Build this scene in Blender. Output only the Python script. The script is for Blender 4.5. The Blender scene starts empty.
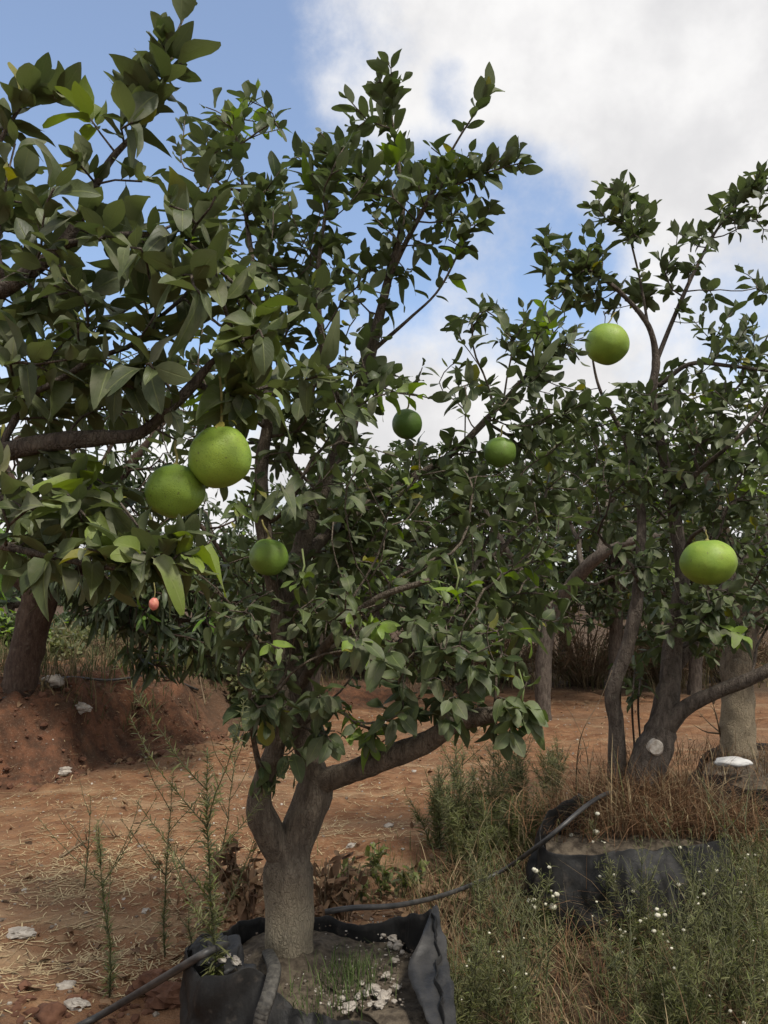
import bpy, math, random
import numpy as np
from mathutils import Vector, noise as mnoise

R = np.random.default_rng(7)
random.seed(7)
sc = bpy.context.scene
col = sc.collection
rad = math.radians

# ------------------------------------------------------------------ camera
CAMZ, F, PITCH = 1.5, 788.0, rad(5.65)
cam = bpy.data.cameras.new('camera'); camo = bpy.data.objects.new('camera', cam); col.objects.link(camo)
cam.sensor_fit = 'VERTICAL'; cam.sensor_height = 36.0; cam.lens = 36.0 * F / 1024.0
cam.clip_start = 0.02; cam.clip_end = 3000
camo.location = (0, 0, CAMZ); camo.rotation_euler = (math.pi/2 + PITCH, 0, 0)
sc.camera = camo

def ray(px, py):
    u = (px-384)/F; v = (512-py)/F
    c, s = math.cos(PITCH), math.sin(PITCH)
    return np.array([u, c - v*s, s + v*c])
def PY(px, py, Y):
    d = ray(px, py); return np.array([0, 0, CAMZ]) + d*(Y/d[1])
def PZ(px, py, z):
    d = ray(px, py); return np.array([0, 0, CAMZ]) + d*((z-CAMZ)/d[2])

# ------------------------------------------------------------------ helpers
def nrm(a):
    return a/np.maximum(np.linalg.norm(a, axis=-1, keepdims=True), 1e-9)
def sstep(a, b, x):
    t = np.clip((x-a)/(b-a), 0, 1); return t*t*(3-2*t)

class MB:
    """collects vertices, quads/tris and point attributes for one mesh"""
    def __init__(self):
        self.v, self.q, self.t, self.a, self.n = [], [], [], {}, 0
        self.cnt = []
    def add(self, v, quads=None, tris=None, **attr):
        v = np.asarray(v, float).reshape(-1, 3); k = len(v)
        self.v.append(v)
        if quads is not None and len(quads): self.q.append(np.asarray(quads, int).reshape(-1, 4)+self.n)
        if tris is not None and len(tris): self.t.append(np.asarray(tris, int).reshape(-1, 3)+self.n)
        self.cnt.append((k, attr)); self.n += k
    def build(self, name, mat, parent=None, smooth=True):
        v = np.concatenate(self.v) if self.v else np.zeros((0, 3))
        q = np.concatenate(self.q) if self.q else np.zeros((0, 4), int)
        t = np.concatenate(self.t) if self.t else np.zeros((0, 3), int)
        me = bpy.data.meshes.new(name)
        me.vertices.add(len(v)); me.vertices.foreach_set('co', v.astype(np.float32).ravel())
        li = np.concatenate([q.ravel(), t.ravel()]).astype(np.int32)
        me.loops.add(len(li)); me.loops.foreach_set('vertex_index', li)
        ls = np.concatenate([np.arange(len(q))*4, len(q)*4+np.arange(len(t))*3]).astype(np.int32)
        me.polygons.add(len(ls)); me.polygons.foreach_set('loop_start', ls)
        me.polygons.foreach_set('use_smooth', np.full(len(ls), smooth))
        me.update(calc_edges=True); me.validate()
        keys = {k for _, at in self.cnt for k in at}
        for k in keys:
            arr = np.zeros((len(v), 3) if k == 'luv' else len(v), np.float32); i = 0
            for c, at in self.cnt:
                if k in at: arr[i:i+c] = at[k]
                i += c
            if k == 'luv':
                me.attributes.new(k, 'FLOAT_VECTOR', 'POINT').data.foreach_set('vector', arr.ravel())
            else:
                me.attributes.new(k, 'FLOAT', 'POINT').data.foreach_set('value', arr)
        if mat: me.materials.append(mat)
        o = bpy.data.objects.new(name, me); col.objects.link(o)
        if parent: o.parent = parent
        return o

def tag(o, label=None, cat=None, group=None, kind=None):
    if label: o['label'] = label
    if cat: o['category'] = cat
    if group: o['group'] = group
    if kind: o['kind'] = kind
    return o
def thing(name, loc, label, cat, group=None):
    o = bpy.data.objects.new(name, None); col.objects.link(o); o.location = [float(c) for c in loc]
    o.empty_display_size = 0.1
    return tag(o, label, cat, group)

def frames(P):
    P = np.asarray(P, float); n = len(P)
    T = np.zeros_like(P); T[1:-1] = P[2:]-P[:-2]; T[0] = P[1]-P[0]; T[-1] = P[-1]-P[-2]
    T = nrm(T)
    a = np.array([1., 0, 0]) if abs(T[0][0]) < .8 else np.array([0, 1., 0])
    N = np.zeros_like(P); u = a - T[0]*a.dot(T[0]); u /= np.linalg.norm(u); N[0] = u
    for i in range(1, n):
        u = N[i-1] - T[i]*N[i-1].dot(T[i]); l = np.linalg.norm(u)
        N[i] = u/l if l > 1e-6 else N[i-1]
    return T, N, np.cross(T, N)
def tube(mb, P, r, sides=6, cap=True, rough=0.0, **attr):
    P = np.asarray(P, float); n = len(P)
    r = np.broadcast_to(np.asarray(r, float), (n,))
    T, N, B = frames(P)
    ang = np.linspace(0, 2*np.pi, sides, endpoint=False)
    ring = N[:, None, :]*np.cos(ang)[None, :, None] + B[:, None, :]*np.sin(ang)[None, :, None]
    rr = np.repeat(r[:, None], sides, 1)
    if rough > 0:
        for i in range(n):
            for j in range(sides):
                p = P[i]+ring[i, j]*r[i]
                rr[i, j] *= 1+rough*1.1*mnoise.noise(Vector(p*9.0))+rough*.9*mnoise.noise(Vector((p[0]*34, p[1]*34, p[2]*14)))
    v = P[:, None, :]+ring*rr[:, :, None]
    idx = np.arange(n*sides).reshape(n, sides)
    a = idx[:-1]; b = np.roll(idx, -1, 1)[:-1]; c = np.roll(idx, -1, 1)[1:]; d = idx[1:]
    q = np.stack([a, b, c, d], -1).reshape(-1, 4)
    v = v.reshape(-1, 3); tris = None
    if cap:
        v = np.vstack([v, P[0], P[-1]]); k = n*sides
        tris = [(k, (j+1) % sides, j) for j in range(sides)] + [(k+1, (n-1)*sides+j, (n-1)*sides+(j+1) % sides) for j in range(sides)]
    mb.add(v, q, tris, **attr)
def spline(pts, step=None, n=None):
    """Catmull-Rom through rows of pts (any columns), resampled by arc length of the first three"""
    p = np.asarray(pts, float)
    if len(p) == 2: p = np.array([p[0], (p[0]+p[1])/2, p[1]])
    e = np.vstack([2*p[0]-p[1], p, 2*p[-1]-p[-2]])
    out = []
    for i in range(1, len(e)-2):
        t = np.linspace(0, 1, 14, endpoint=False)[:, None]
        a, b, c, d = e[i-1], e[i], e[i+1], e[i+2]
        out.append(.5*((2*b)+(-a+c)*t+(2*a-5*b+4*c-d)*t*t+(-a+3*b-3*c+d)*t**3))
    out = np.vstack(out+[p[-1:]])
    s = np.r_[0, np.cumsum(np.linalg.norm(np.diff(out[:, :3], axis=0), axis=1))]
    if n is None: n = max(3, int(s[-1]/step)+1)
    x = np.linspace(0, s[-1], n)
    return np.stack([np.interp(x, s, out[:, k]) for k in range(out.shape[1])], 1)

# ------------------------------------------------------------------ materials
def newmat(name):
    m = bpy.data.materials.new(name); m.use_nodes = True
    nt = m.node_tree; nt.nodes.clear()
    return m, nt, nt.nodes, nt.links
class G:
    """tiny node-graph helper"""
    def __init__(s, nt): s.nt, s.n, s.l = nt, nt.nodes, nt.links
    def set(s, sock, v):
        if hasattr(v, 'is_output'): s.l.new(v, sock)
        elif v is not None: sock.default_value = v
    def math(s, op, a, b=None, clamp=False):
        n = s.n.new('ShaderNodeMath'); n.operation = op; n.use_clamp = clamp
        s.set(n.inputs[0], a); s.set(n.inputs[1], b); return n.outputs[0]
    def mix(s, f, a, b):
        n = s.n.new('ShaderNodeMix'); n.data_type = 'RGBA'
        s.set(n.inputs[0], f); s.set(n.inputs[6], a if hasattr(a, 'is_output') else (*a, 1)); s.set(n.inputs[7], b if hasattr(b, 'is_output') else (*b, 1))
        return n.outputs[2]
    def noise(s, vec, scale, detail=4, rough=.55, w=None):
        n = s.n.new('ShaderNodeTexNoise'); s.set(n.inputs['Vector'], vec)
        n.inputs['Scale'].default_value = scale; n.inputs['Detail'].default_value = detail; n.inputs['Roughness'].default_value = rough
        return n.outputs[0]
    def ramp(s, f, a, b):
        n = s.n.new('ShaderNodeMapRange'); n.interpolation_type = 'SMOOTHSTEP'
        s.set(n.inputs[0], f); n.inputs[1].default_value = a; n.inputs[2].default_value = b; return n.outputs[0]
    def attr(s, name, out='Fac'):
        n = s.n.new('ShaderNodeAttribute'); n.attribute_name = name; return n.outputs[out]
    def obj(s):
        return s.n.new('ShaderNodeTexCoord').outputs['Object']
    def pos(s):
        return s.n.new('ShaderNodeNewGeometry').outputs['Position']
    def mapping(s, vec, scale):
        n = s.n.new('ShaderNodeMapping'); s.l.new(vec, n.inputs[0]); n.inputs['Scale'].default_value = scale; return n.outputs[0]
    def sep(s, vec):
        n = s.n.new('ShaderNodeSeparateXYZ'); s.l.new(vec, n.inputs[0]); return n.outputs
    def bump(s, h, strength, dist):
        n = s.n.new('ShaderNodeBump'); s.set(n.inputs['Height'], h)
        n.inputs['Strength'].default_value = strength; n.inputs['Distance'].default_value = dist; return n.outputs[0]
    def principled(s, base, rough=.6, normal=None, spec=.5):
        n = s.n.new('ShaderNodeBsdfPrincipled')
        s.set(n.inputs['Base Color'], base if hasattr(base, 'is_output') else (*base, 1))
        s.set(n.inputs['Roughness'], rough); n.inputs['Specular IOR Level'].default_value = spec
        if normal is not None: s.l.new(normal, n.inputs['Normal'])
        return n.outputs[0]
    def out(s, sh):
        o = s.n.new('ShaderNodeOutputMaterial'); s.l.new(sh, o.inputs[0])

def leaf_material(name, dark, mid, young, under, rough=.40, transl=.26, dust=(.16, .16, .12), dustamt=.45, sick=(.2, .19, .03)):
    m, nt, N, L = newmat(name); g = G(nt)
    base = g.mix(g.attr('tint'), dark, mid)
    base = g.mix(g.ramp(g.attr('tint'), .975, .995), base, sick)
    base = g.mix(g.attr('young'), base, young)
    p = g.obj()
    d = g.ramp(g.noise(p, 14, 3), .42, .72)
    d = g.math('MULTIPLY', d, dustamt)
    top = g.mix(d, base, dust)
    blot = g.ramp(g.noise(p, 120, 2), .6, .72)
    top = g.mix(g.math('MULTIPLY', blot, .3), top, (dark[0]*.6, dark[1]*.6, dark[2]*.6))
    s = g.sep(g.attr('luv', 'Vector'))
    au = g.math('ABSOLUTE', s[0])
    rib = g.math('SUBTRACT', 1, g.ramp(au, .02, .1))
    # side veins: slanting lines running out from the midrib
    vv = g.math('SUBTRACT', g.math('MULTIPLY', s[1], 9), g.math('MULTIPLY', au, 3))
    vein = g.ramp(g.math('ABSOLUTE', g.math('SUBTRACT', g.math('FRACT', vv), .5)), .43, .5)
    lines = g.math('MAXIMUM', g.math('MULTIPLY', rib, .5), g.math('MULTIPLY', vein, .22))
    top = g.mix(lines, top, (mid[0]*1.9+.02, mid[1]*1.7+.03, mid[2]*1.6+.01))
    geo = N.new('ShaderNodeNewGeometry')
    un = g.mix(g.attr('young'), under, young)
    un = g.mix(lines, un, (under[0]*1.4, under[1]*1.3, under[2]*1.2))
    c = g.mix(geo.outputs['Backfacing'], top, un)
    nb = g.bump(g.math('ADD', lines, g.math('MULTIPLY', g.noise(p, 60, 2), .6)), .35, .004)
    r = g.math('ADD', g.math('MULTIPLY', d, .5), rough)
    r = g.math('ADD', r, g.math('MULTIPLY', geo.outputs['Backfacing'], .2))
    pr = g.principled(c, r, nb, .38)
    tr = N.new('ShaderNodeBsdfTranslucent')
    hs = N.new('ShaderNodeHueSaturation'); hs.inputs['Saturation'].default_value = 1.15; hs.inputs['Value'].default_value = 1.7
    L.new(base, hs.inputs['Color']); L.new(hs.outputs[0], tr.inputs[0])
    mx = N.new('ShaderNodeMixShader'); mx.inputs[0].default_value = transl
    L.new(pr, mx.inputs[1]); L.new(tr.outputs[0], mx.inputs[2]); g.out(mx.outputs[0])
    return m

M = {}
M['leaf'] = leaf_material('pomelo_leaf', (.034, .053, .019), (.100, .130, .048), (.18, .27, .04), (.092, .110, .050), dust=(.21, .205, .14), dustamt=.6, rough=.47)
M['nearleaf'] = leaf_material('near_pomelo_leaf', (.042, .060, .021), (.112, .138, .050), (.18, .24, .04), (.108, .125, .055), dustamt=.65, rough=.48, dust=(.24, .235, .16))
M['mangoleaf'] = leaf_material('mango_leaf', (.022, .037, .013), (.056, .082, .026), (.14, .27, .035), (.055, .07, .035), dustamt=.4)
M['farleaf'] = leaf_material('far_leaf', (.027, .045, .016), (.070, .098, .034), (.17, .26, .04), (.062, .08, .034), dustamt=.4)
M['weedleaf'] = leaf_material('weed_leaf', (.08, .088, .031), (.185, .19, .072), (.15, .2, .04), (.08, .1, .045), transl=.3, dustamt=.2)

def bark_material(name, a, b, pale, zlo, zhi, lichen=.25):
    m, nt, N, L = newmat(name); g = G(nt)
    p = g.obj()
    st = g.noise(g.mapping(p, (1, 1, .28)), 42, 6, .65)
    c = g.mix(g.ramp(st, .3, .7), a, b)
    z = g.sep(p)[2]
    z2 = g.math('ADD', z, g.math('MULTIPLY', g.noise(p, 13, 3), .16))
    up = g.math('MULTIPLY', g.ramp(z2, zlo, zlo+.05), g.math('SUBTRACT', 1, g.ramp(z2, zhi-.16, zhi+.12)))
    c = g.mix(g.math('MULTIPLY', up, .95), c, g.mix(st, pale, tuple(x*.72 for x in pale)))
    li = g.ramp(g.noise(p, 26, 5), .56, .7)
    c = g.mix(g.math('MULTIPLY', li, lichen), c, (.24, .22, .17))
    c = g.mix(g.math('MULTIPLY', g.ramp(g.noise(p, 75, 3), .6, .7), .5), c, (.03, .022, .016))
    cr = N.new('ShaderNodeTexVoronoi'); cr.feature = 'DISTANCE_TO_EDGE'; cr.inputs['Scale'].default_value = 1.0
    wp = N.new('ShaderNodeVectorMath'); wp.operation = 'ADD'; L.new(g.mapping(p, (95, 95, 22)), wp.inputs[0])
    nz = N.new('ShaderNodeTexNoise'); nz.inputs['Scale'].default_value = 18; L.new(p, nz.inputs['Vector'])
    sc_ = N.new('ShaderNodeVectorMath'); sc_.operation = 'SCALE'; sc_.inputs['Scale'].default_value = 3.5; L.new(nz.outputs['Color'], sc_.inputs[0]); L.new(sc_.outputs[0], wp.inputs[1])
    L.new(wp.outputs[0], cr.inputs['Vector'])
    crack = g.ramp(cr.outputs['Distance'], .0, .16)
    c = g.mix(g.math('MULTIPLY', g.math('SUBTRACT', 1, crack), .22), c, (.03, .022, .016))
    h = g.math('ADD', g.math('ADD', st, g.math('MULTIPLY', g.noise(p, 160, 3), .4)), g.math('MULTIPLY', crack, .18))
    g.out(g.principled(c, .9, g.bump(h, .9, .014), .2)); return m
M['bark'] = bark_material('pomelo_bark', (.08, .064, .049), (.175, .143, .107), (.35, .295, .205), .015, .27)
M['bark_plain'] = bark_material('plain_bark', (.065, .052, .042), (.165, .135, .108), (.2, .17, .12), -5, -4)
M['bark_mango'] = bark_material('mango_bark', (.055, .036, .027), (.115, .08, .06), (.13, .1, .075), -5, -4)
M['bark_pale'] = bark_material('pale_bark', (.1, .078, .055), (.19, .15, .105), (.32, .26, .175), .04, .5)

def simple(name, a, b, scale=20, rough=.8, bump=.4, bd=.01, spec=.3, stretch=None):
    m, nt, N, L = newmat(name); g = G(nt)
    p = g.obj()
    if stretch: p = g.mapping(p, stretch)
    n = g.noise(p, scale, 5, .6)
    g.out(g.principled(g.mix(g.ramp(n, .3, .7), a, b), rough, g.bump(n, bump, bd), spec)); return m
def tinted(name, a, b, rough=.8, transl=0, third=None):
    m, nt, N, L = newmat(name); g = G(nt)
    c = g.mix(g.attr('tint'), a, b)
    if third: c = g.mix(g.attr('young'), c, third)
    c = g.mix(g.math('MULTIPLY', g.ramp(g.noise(g.obj(), 40, 2), .45, .7), .35), c, tuple(x*.55 for x in a))
    sh = g.principled(c, rough, None, .25)
    if transl:
        t = N.new('ShaderNodeBsdfTranslucent'); L.new(c, t.inputs[0])
        mx = N.new('ShaderNodeMixShader'); mx.inputs[0].default_value = transl
        L.new(sh, mx.inputs[1]); L.new(t.outputs[0], mx.inputs[2]); sh = mx.outputs[0]
    g.out(sh); return m
M['dry'] = tinted('dry_grass', (.15, .095, .05), (.42, .33, .19), .85, .25, (.085, .115, .035))
M['withered'] = tinted('withered_grass', (.085, .042, .022), (.24, .135, .068), .9, .15)
M['field'] = tinted('field_grass', (.09, .06, .032), (.23, .18, .09), .85, .25, (.07, .095, .035))
M['straw'] = tinted('straw', (.25, .17, .09), (.52, .42, .24), .8)
M['deadleaf'] = tinted('dead_leaf', (.10, .055, .032), (.30, .19, .105), .8, .1)
M['brush'] = tinted('dry_brush', (.10, .062, .038), (.25, .165, .095), .9, .15, (.07, .09, .035))
M['greengrass'] = tinted('green_grass', (.045, .075, .022), (.12, .16, .05), .7, .3)
M['stem'] = simple('weed_stem', (.06, .07, .035), (.13, .12, .06), 30)
M['drystem'] = simple('dry_stem', (.11, .075, .045), (.2, .15, .09), 30)
M['flower'] = simple('flower_head', (.5, .47, .34), (.68, .65, .54), 300, .8, .5, .002)
M['stone'] = simple('white_stone', (.22, .19, .16), (.42, .38, .325), 22, .85, .5, .006)
M['pebble'] = tinted('pebble', (.13, .10, .075), (.46, .42, .36), .9)
M['clod'] = simple('soil_clod', (.08, .036, .021), (.15, .072, .042), 18, .95, .6, .01)
M['hose'] = simple('hose_plastic', (.022, .022, .022), (.06, .055, .05), 25, .5, .1, .002, .5)
M['strap'] = simple('strap_rubber', (.03, .028, .025), (.095, .088, .075), 60, .7, .3, .003)
M['bedsoil'] = simple('bag_soil', (.04, .03, .021), (.125, .1, .07), 35, .95, .8, .012)
M['cutwood'] = simple('cut_wood', (.26, .21, .16), (.56, .51, .44), 40, .9)
M['stalk'] = simple('fruit_stalk', (.17, .16, .05), (.28, .24, .09), 60)
M['sepal'] = simple('sepal_leaf', (.24, .21, .04), (.33, .29, .06), 60)
M['mango'] = simple('mango_skin', (.5, .14, .12), (.58, .25, .16), 30, .4)
M['plastic'] = simple('white_plastic', (.42, .41, .39), (.6, .59, .56), 12, .5, .1)

def film_material():
    m, nt, N, L = newmat('black_film'); g = G(nt)
    p = g.obj()
    n = g.noise(p, 9, 6, .62)
    c = g.mix(g.ramp(n, .38, .75), (.006, .0058, .0055), (.020, .019, .0175))
    c = g.mix(g.math('MULTIPLY', g.ramp(g.noise(p, 26, 5), .55, .78), .5), c, (.075, .062, .05))
    st = g.noise(g.mapping(p, (1, 1, .15)), 34, 4)
    h = g.math('ADD', g.math('MULTIPLY', n, .9), g.math('MULTIPLY', st, .55))
    g.out(g.principled(c, g.math('ADD', g.math('MULTIPLY', n, .3), .45), g.bump(h, .3, .02), .28)); return m
M['film'] = film_material()
M['film_grey'] = simple('grey_film', (.011, .011, .011), (.040, .038, .036), 14, .55, .4, .015, .4)

def fruit_material():
    m, nt, N, L = newmat('pomelo_skin'); g = G(nt)
    p = g.obj()
    c = g.mix(g.ramp(g.noise(p, 7, 3), .3, .7), (.165, .265, .03), (.27, .375, .045))
    c = g.mix(g.attr('young'), c, (.095, .17, .03))
    c = g.mix(g.math('MULTIPLY', g.ramp(g.noise(p, 420, 2), .5, .7), .35), c, (.08, .15, .02))
    c = g.mix(g.math('MULTIPLY', g.ramp(g.noise(p, 16, 6, .7), .55, .72), .6), c, (.17, .15, .045))
    c = g.mix(g.math('MULTIPLY', g.ramp(g.noise(p, 95, 3), .66, .72), .7), c, (.09, .075, .03))
    vo = N.new('ShaderNodeTexVoronoi'); vo.inputs['Scale'].default_value = 240; L.new(p, vo.inputs['Vector'])
    pore = g.ramp(vo.outputs['Distance'], .0, .35)
    c = g.mix(g.math('MULTIPLY', g.math('SUBTRACT', 1, pore), .35), c, (.07, .12, .018))
    hb = g.math('ADD', pore, g.math('MULTIPLY', g.noise(p, 30, 4), 1.5))
    g.out(g.principled(c, .52, g.bump(hb, .5, .0025), .35)); return m
M['fruit'] = fruit_material()

def ground_material():
    m, nt, N, L = newmat('red_soil'); g = G(nt)
    p = g.pos()
    n1 = g.noise(p, .9, 6, .6); n2 = g.noise(p, 7, 6, .65); n3 = g.noise(p, 60, 4, .6)
    c = g.mix(g.ramp(n2, .3, .72), (.125, .056, .027), (.26, .138, .070))
    c = g.mix(g.ramp(n1, .42, .68), c, (.18, .104, .06))
    track = g.ramp(g.noise(g.mapping(p, (.35, 1.6, 1)), 2.2, 4, .6), .52, .68)
    c = g.mix(g.math('MULTIPLY', track, .5), c, (.34, .245, .145))
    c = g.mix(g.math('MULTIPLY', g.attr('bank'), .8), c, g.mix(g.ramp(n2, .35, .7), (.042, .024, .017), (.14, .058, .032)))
    c = g.mix(g.attr('veg'), c, g.mix(n2, (.045, .03, .02), (.12, .08, .05)))
    c = g.mix(g.math('MULTIPLY', g.ramp(n3, .55, .72), .4), c, (.27, .21, .15))
    c = g.mix(g.math('MULTIPLY', g.ramp(g.noise(p, 110, 2), .6, .7), .5), c, (.09, .042, .025))
    h = g.math('ADD', g.math('MULTIPLY', n2, 1.0), g.math('MULTIPLY', n3, .3))
    g.out(g.principled(c, .95, g.bump(h, .9, .05), .15)); return m
M['ground'] = ground_material()

# ------------------------------------------------------------------ ground
def bank_field(x, y):
    """height of the raised bank on the left: foot runs from (-2.95,6.1) to (-1.55,8.7)"""
    ax, ay, bx, by = -2.95, 5.95, -1.45, 8.5
    L = math.hypot(bx-ax, by-ay); nx, ny = -(by-ay)/L, (bx-ax)/L
    d = (x-ax)*nx+(y-ay)*ny
    w = np.sin(x*5.1+y*2.3)*.07+np.sin(x*11+1.7*y)*.035
    h = .10+.58*sstep(-1.0, -2.9, x)
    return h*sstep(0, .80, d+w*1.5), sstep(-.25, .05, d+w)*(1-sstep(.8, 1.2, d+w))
def gz(x, y):
    x = np.asarray(x, float); y = np.asarray(y, float)
    z = bank_field(x, y)[0]
    z = z + .018*np.sin(x*1.7+.4)*np.cos(y*1.3)+.012*np.sin(x*4.3+y*2.9)+.008*np.sin(x*9.1-y*7.7)
    z = z - .035*np.exp(-((y-4.1-.45*x)/.22)**2)*(x < .6) - .03*np.exp(-((y-5.5-.45*x)/.25)**2)   # wheel ruts
    z = z + .12*np.exp(-(((x-1.2)/.8)**2+((y-3.9)/.9)**2)) + .10*np.exp(-(((x-2.4)/.8)**2+((y-5.3)/.8)**2))
    return z
def veg_field(x, y):
    x = np.asarray(x, float); y = np.asarray(y, float)
    # planted strip: right of the torn bag and round the row of bags
    row = np.abs((y-2.7)*.85-(x+.3)*.80)           # distance from the row of bags
    v = (1-sstep(.55, 1.05, row))*sstep(-.1, .35, x+.12*np.sin(y*7))
    v = np.maximum(v, sstep(.12, .45, x)*(1-sstep(3.4, 4.1, y-.55*x)))
    v = np.maximum(v, .75*sstep(6.8, 8.2, y+.55*x)*(x < -1.2))
    v = np.maximum(v, sstep(11.6, 12.6, y+.12*x))
    return v
def axis(lo, hi, fine_lo, fine_hi, step):
    a = list(np.arange(fine_lo, fine_hi, step)); s = step; x = fine_hi
    while x < hi: a.append(x); s *= 1.22; x += s
    a.append(hi); s = step; x = fine_lo; pre = []
    while x > lo: s *= 1.22; x -= s; pre.append(max(x, lo))
    return np.array(pre[::-1]+a)
gx = axis(-400, 400, -4.5, 4.0, .035); gy = axis(-60, 700, 1.6, 10.0, .035)
X, Y = np.meshgrid(gx, gy)
Z = gz(X, Y)
zz = Z.ravel().copy(); xr = X.ravel(); yr = Y.ravel()
near = (np.abs(xr) < 6) & (yr > 1) & (yr < 13)
bankf = bank_field(xr, yr)[1]
for i in np.nonzero(near)[0]:
    q = Vector((xr[i], yr[i], 0))
    zz[i] += .022*mnoise.noise(q*2.6)+.012*mnoise.noise(q*8.0)+.006*mnoise.noise(q*22)+bankf[i]*(.10*mnoise.noise(q*4.5+Vector((3, 1, 7)))+.05*mnoise.noise(q*13))
idx = np.arange(X.size).reshape(X.shape)
gm = MB()
gm.add(np.stack([xr, yr, zz], 1), np.stack([idx[:-1, :-1], idx[:-1, 1:], idx[1:, 1:], idx[1:, :-1]], -1).reshape(-1, 4),
       veg=veg_field(xr, yr), bank=bankf)
tag(gm.build('ground', M['ground']), 'bare red soil track with straw and a low bank', 'ground', kind='structure')
def gzn(x, y):
    q = Vector((float(x), float(y), 0))
    return float(gz(x, y))+.022*mnoise.noise(q*2.6)+.012*mnoise.noise(q*8.0)+.006*mnoise.noise(q*22)

# ------------------------------------------------------------------ leaves
def leaf_templates(widths, stations, k, fold=(.15, .5), droop=(.05, .4), wave=.05, seed=1):
    r = np.random.default_rng(seed); T = []
    st = np.array(stations); w = np.array(widths)
    for _ in range(k):
        fo = r.uniform(*fold); dr = r.uniform(*droop); ph = r.uniform(0, 6.28, 2); sb = r.uniform(-.12, .12)
        v, uv = [], []
        for i, t in enumerate(st):
            zc = -dr*t*t+.02*math.sin(5*t+ph[0]); xc = sb*t*t
            for sd in (-1, 0, 1):
                v.append((xc+sd*w[i], t-.12*dr*t*t, zc+abs(sd)*w[i]*fo+abs(sd)*wave*math.sin(7*t+ph[0]+sd*ph[1])*(w[i] > .05)))
                uv.append((sd, t, 0))
        T.append(np.array(v))
    q = []
    for i in range(len(st)-1):
        a = i*3; q += [(a, a+1, a+4, a+3), (a+1, a+2, a+5, a+4)]
    return np.array(T), np.array(q), np.array(uv)
CITRUS = leaf_templates([.011, .015, .13, .205, .23, .205, .125, .06, .004], [0, .09, .20, .34, .50, .70, .86, .95, 1.0], 18, (.1, .8), (.0, .65), .07)
MANGO = leaf_templates([.008, .012, .075, .10, .085, .045, .003], [0, .1, .25, .45, .68, .88, 1.0], 8, (.2, .5), (.25, .7), .015, 2)
NARROW = leaf_templates([.025, .045, .04, .005], [0, .35, .7, 1.0], 6, (.1, .4), (.1, .6), .0, 3)
FAR = leaf_templates([.01, .16, .24, .13, .004], [0, .22, .5, .82, 1.0], 6, (.1, .5), (.05, .4), .04, 4)

def put_leaves(mb, TP, pos, d, n, size, tint, young, r, wd=1.0):
    T, q, uv = TP
    pos, d, n = np.asarray(pos), nrm(np.asarray(d)), np.asarray(n)
    n = nrm(n-d*(n*d).sum(1, keepdims=True)); x = np.cross(d, n)
    k = len(pos); t = T[r.integers(0, len(T), k)]*np.asarray(size)[:, None, None]
    wide = wd*r.uniform(.85, 1.2, k)[:, None, None]
    t[:, :, 2] *= r.normal(.75, .75, k)[:, None]      # every leaf curls by its own amount
    tw = r.normal(0, .55, k)[:, None]*uv[None, :, 1]**1.5; t = t.copy(); x0 = t[:, :, 0].copy(); t[:, :, 0] = x0*np.cos(tw); t[:, :, 2] += x0*np.sin(tw)
    v = pos[:, None, :]+t[:, :, 0:1]*wide*x[:, None, :]+t[:, :, 1:2]*d[:, None, :]+t[:, :, 2:3]*n[:, None, :]
    m = T.shape[1]
    qq = (q[None]+(np.arange(k)*m)[:, None, None]).reshape(-1, 4)
    mb.add(v.reshape(-1, 3), qq, tint=np.repeat(tint, m), young=np.repeat(young, m), luv=np.tile(uv, (k, 1)))

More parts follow.
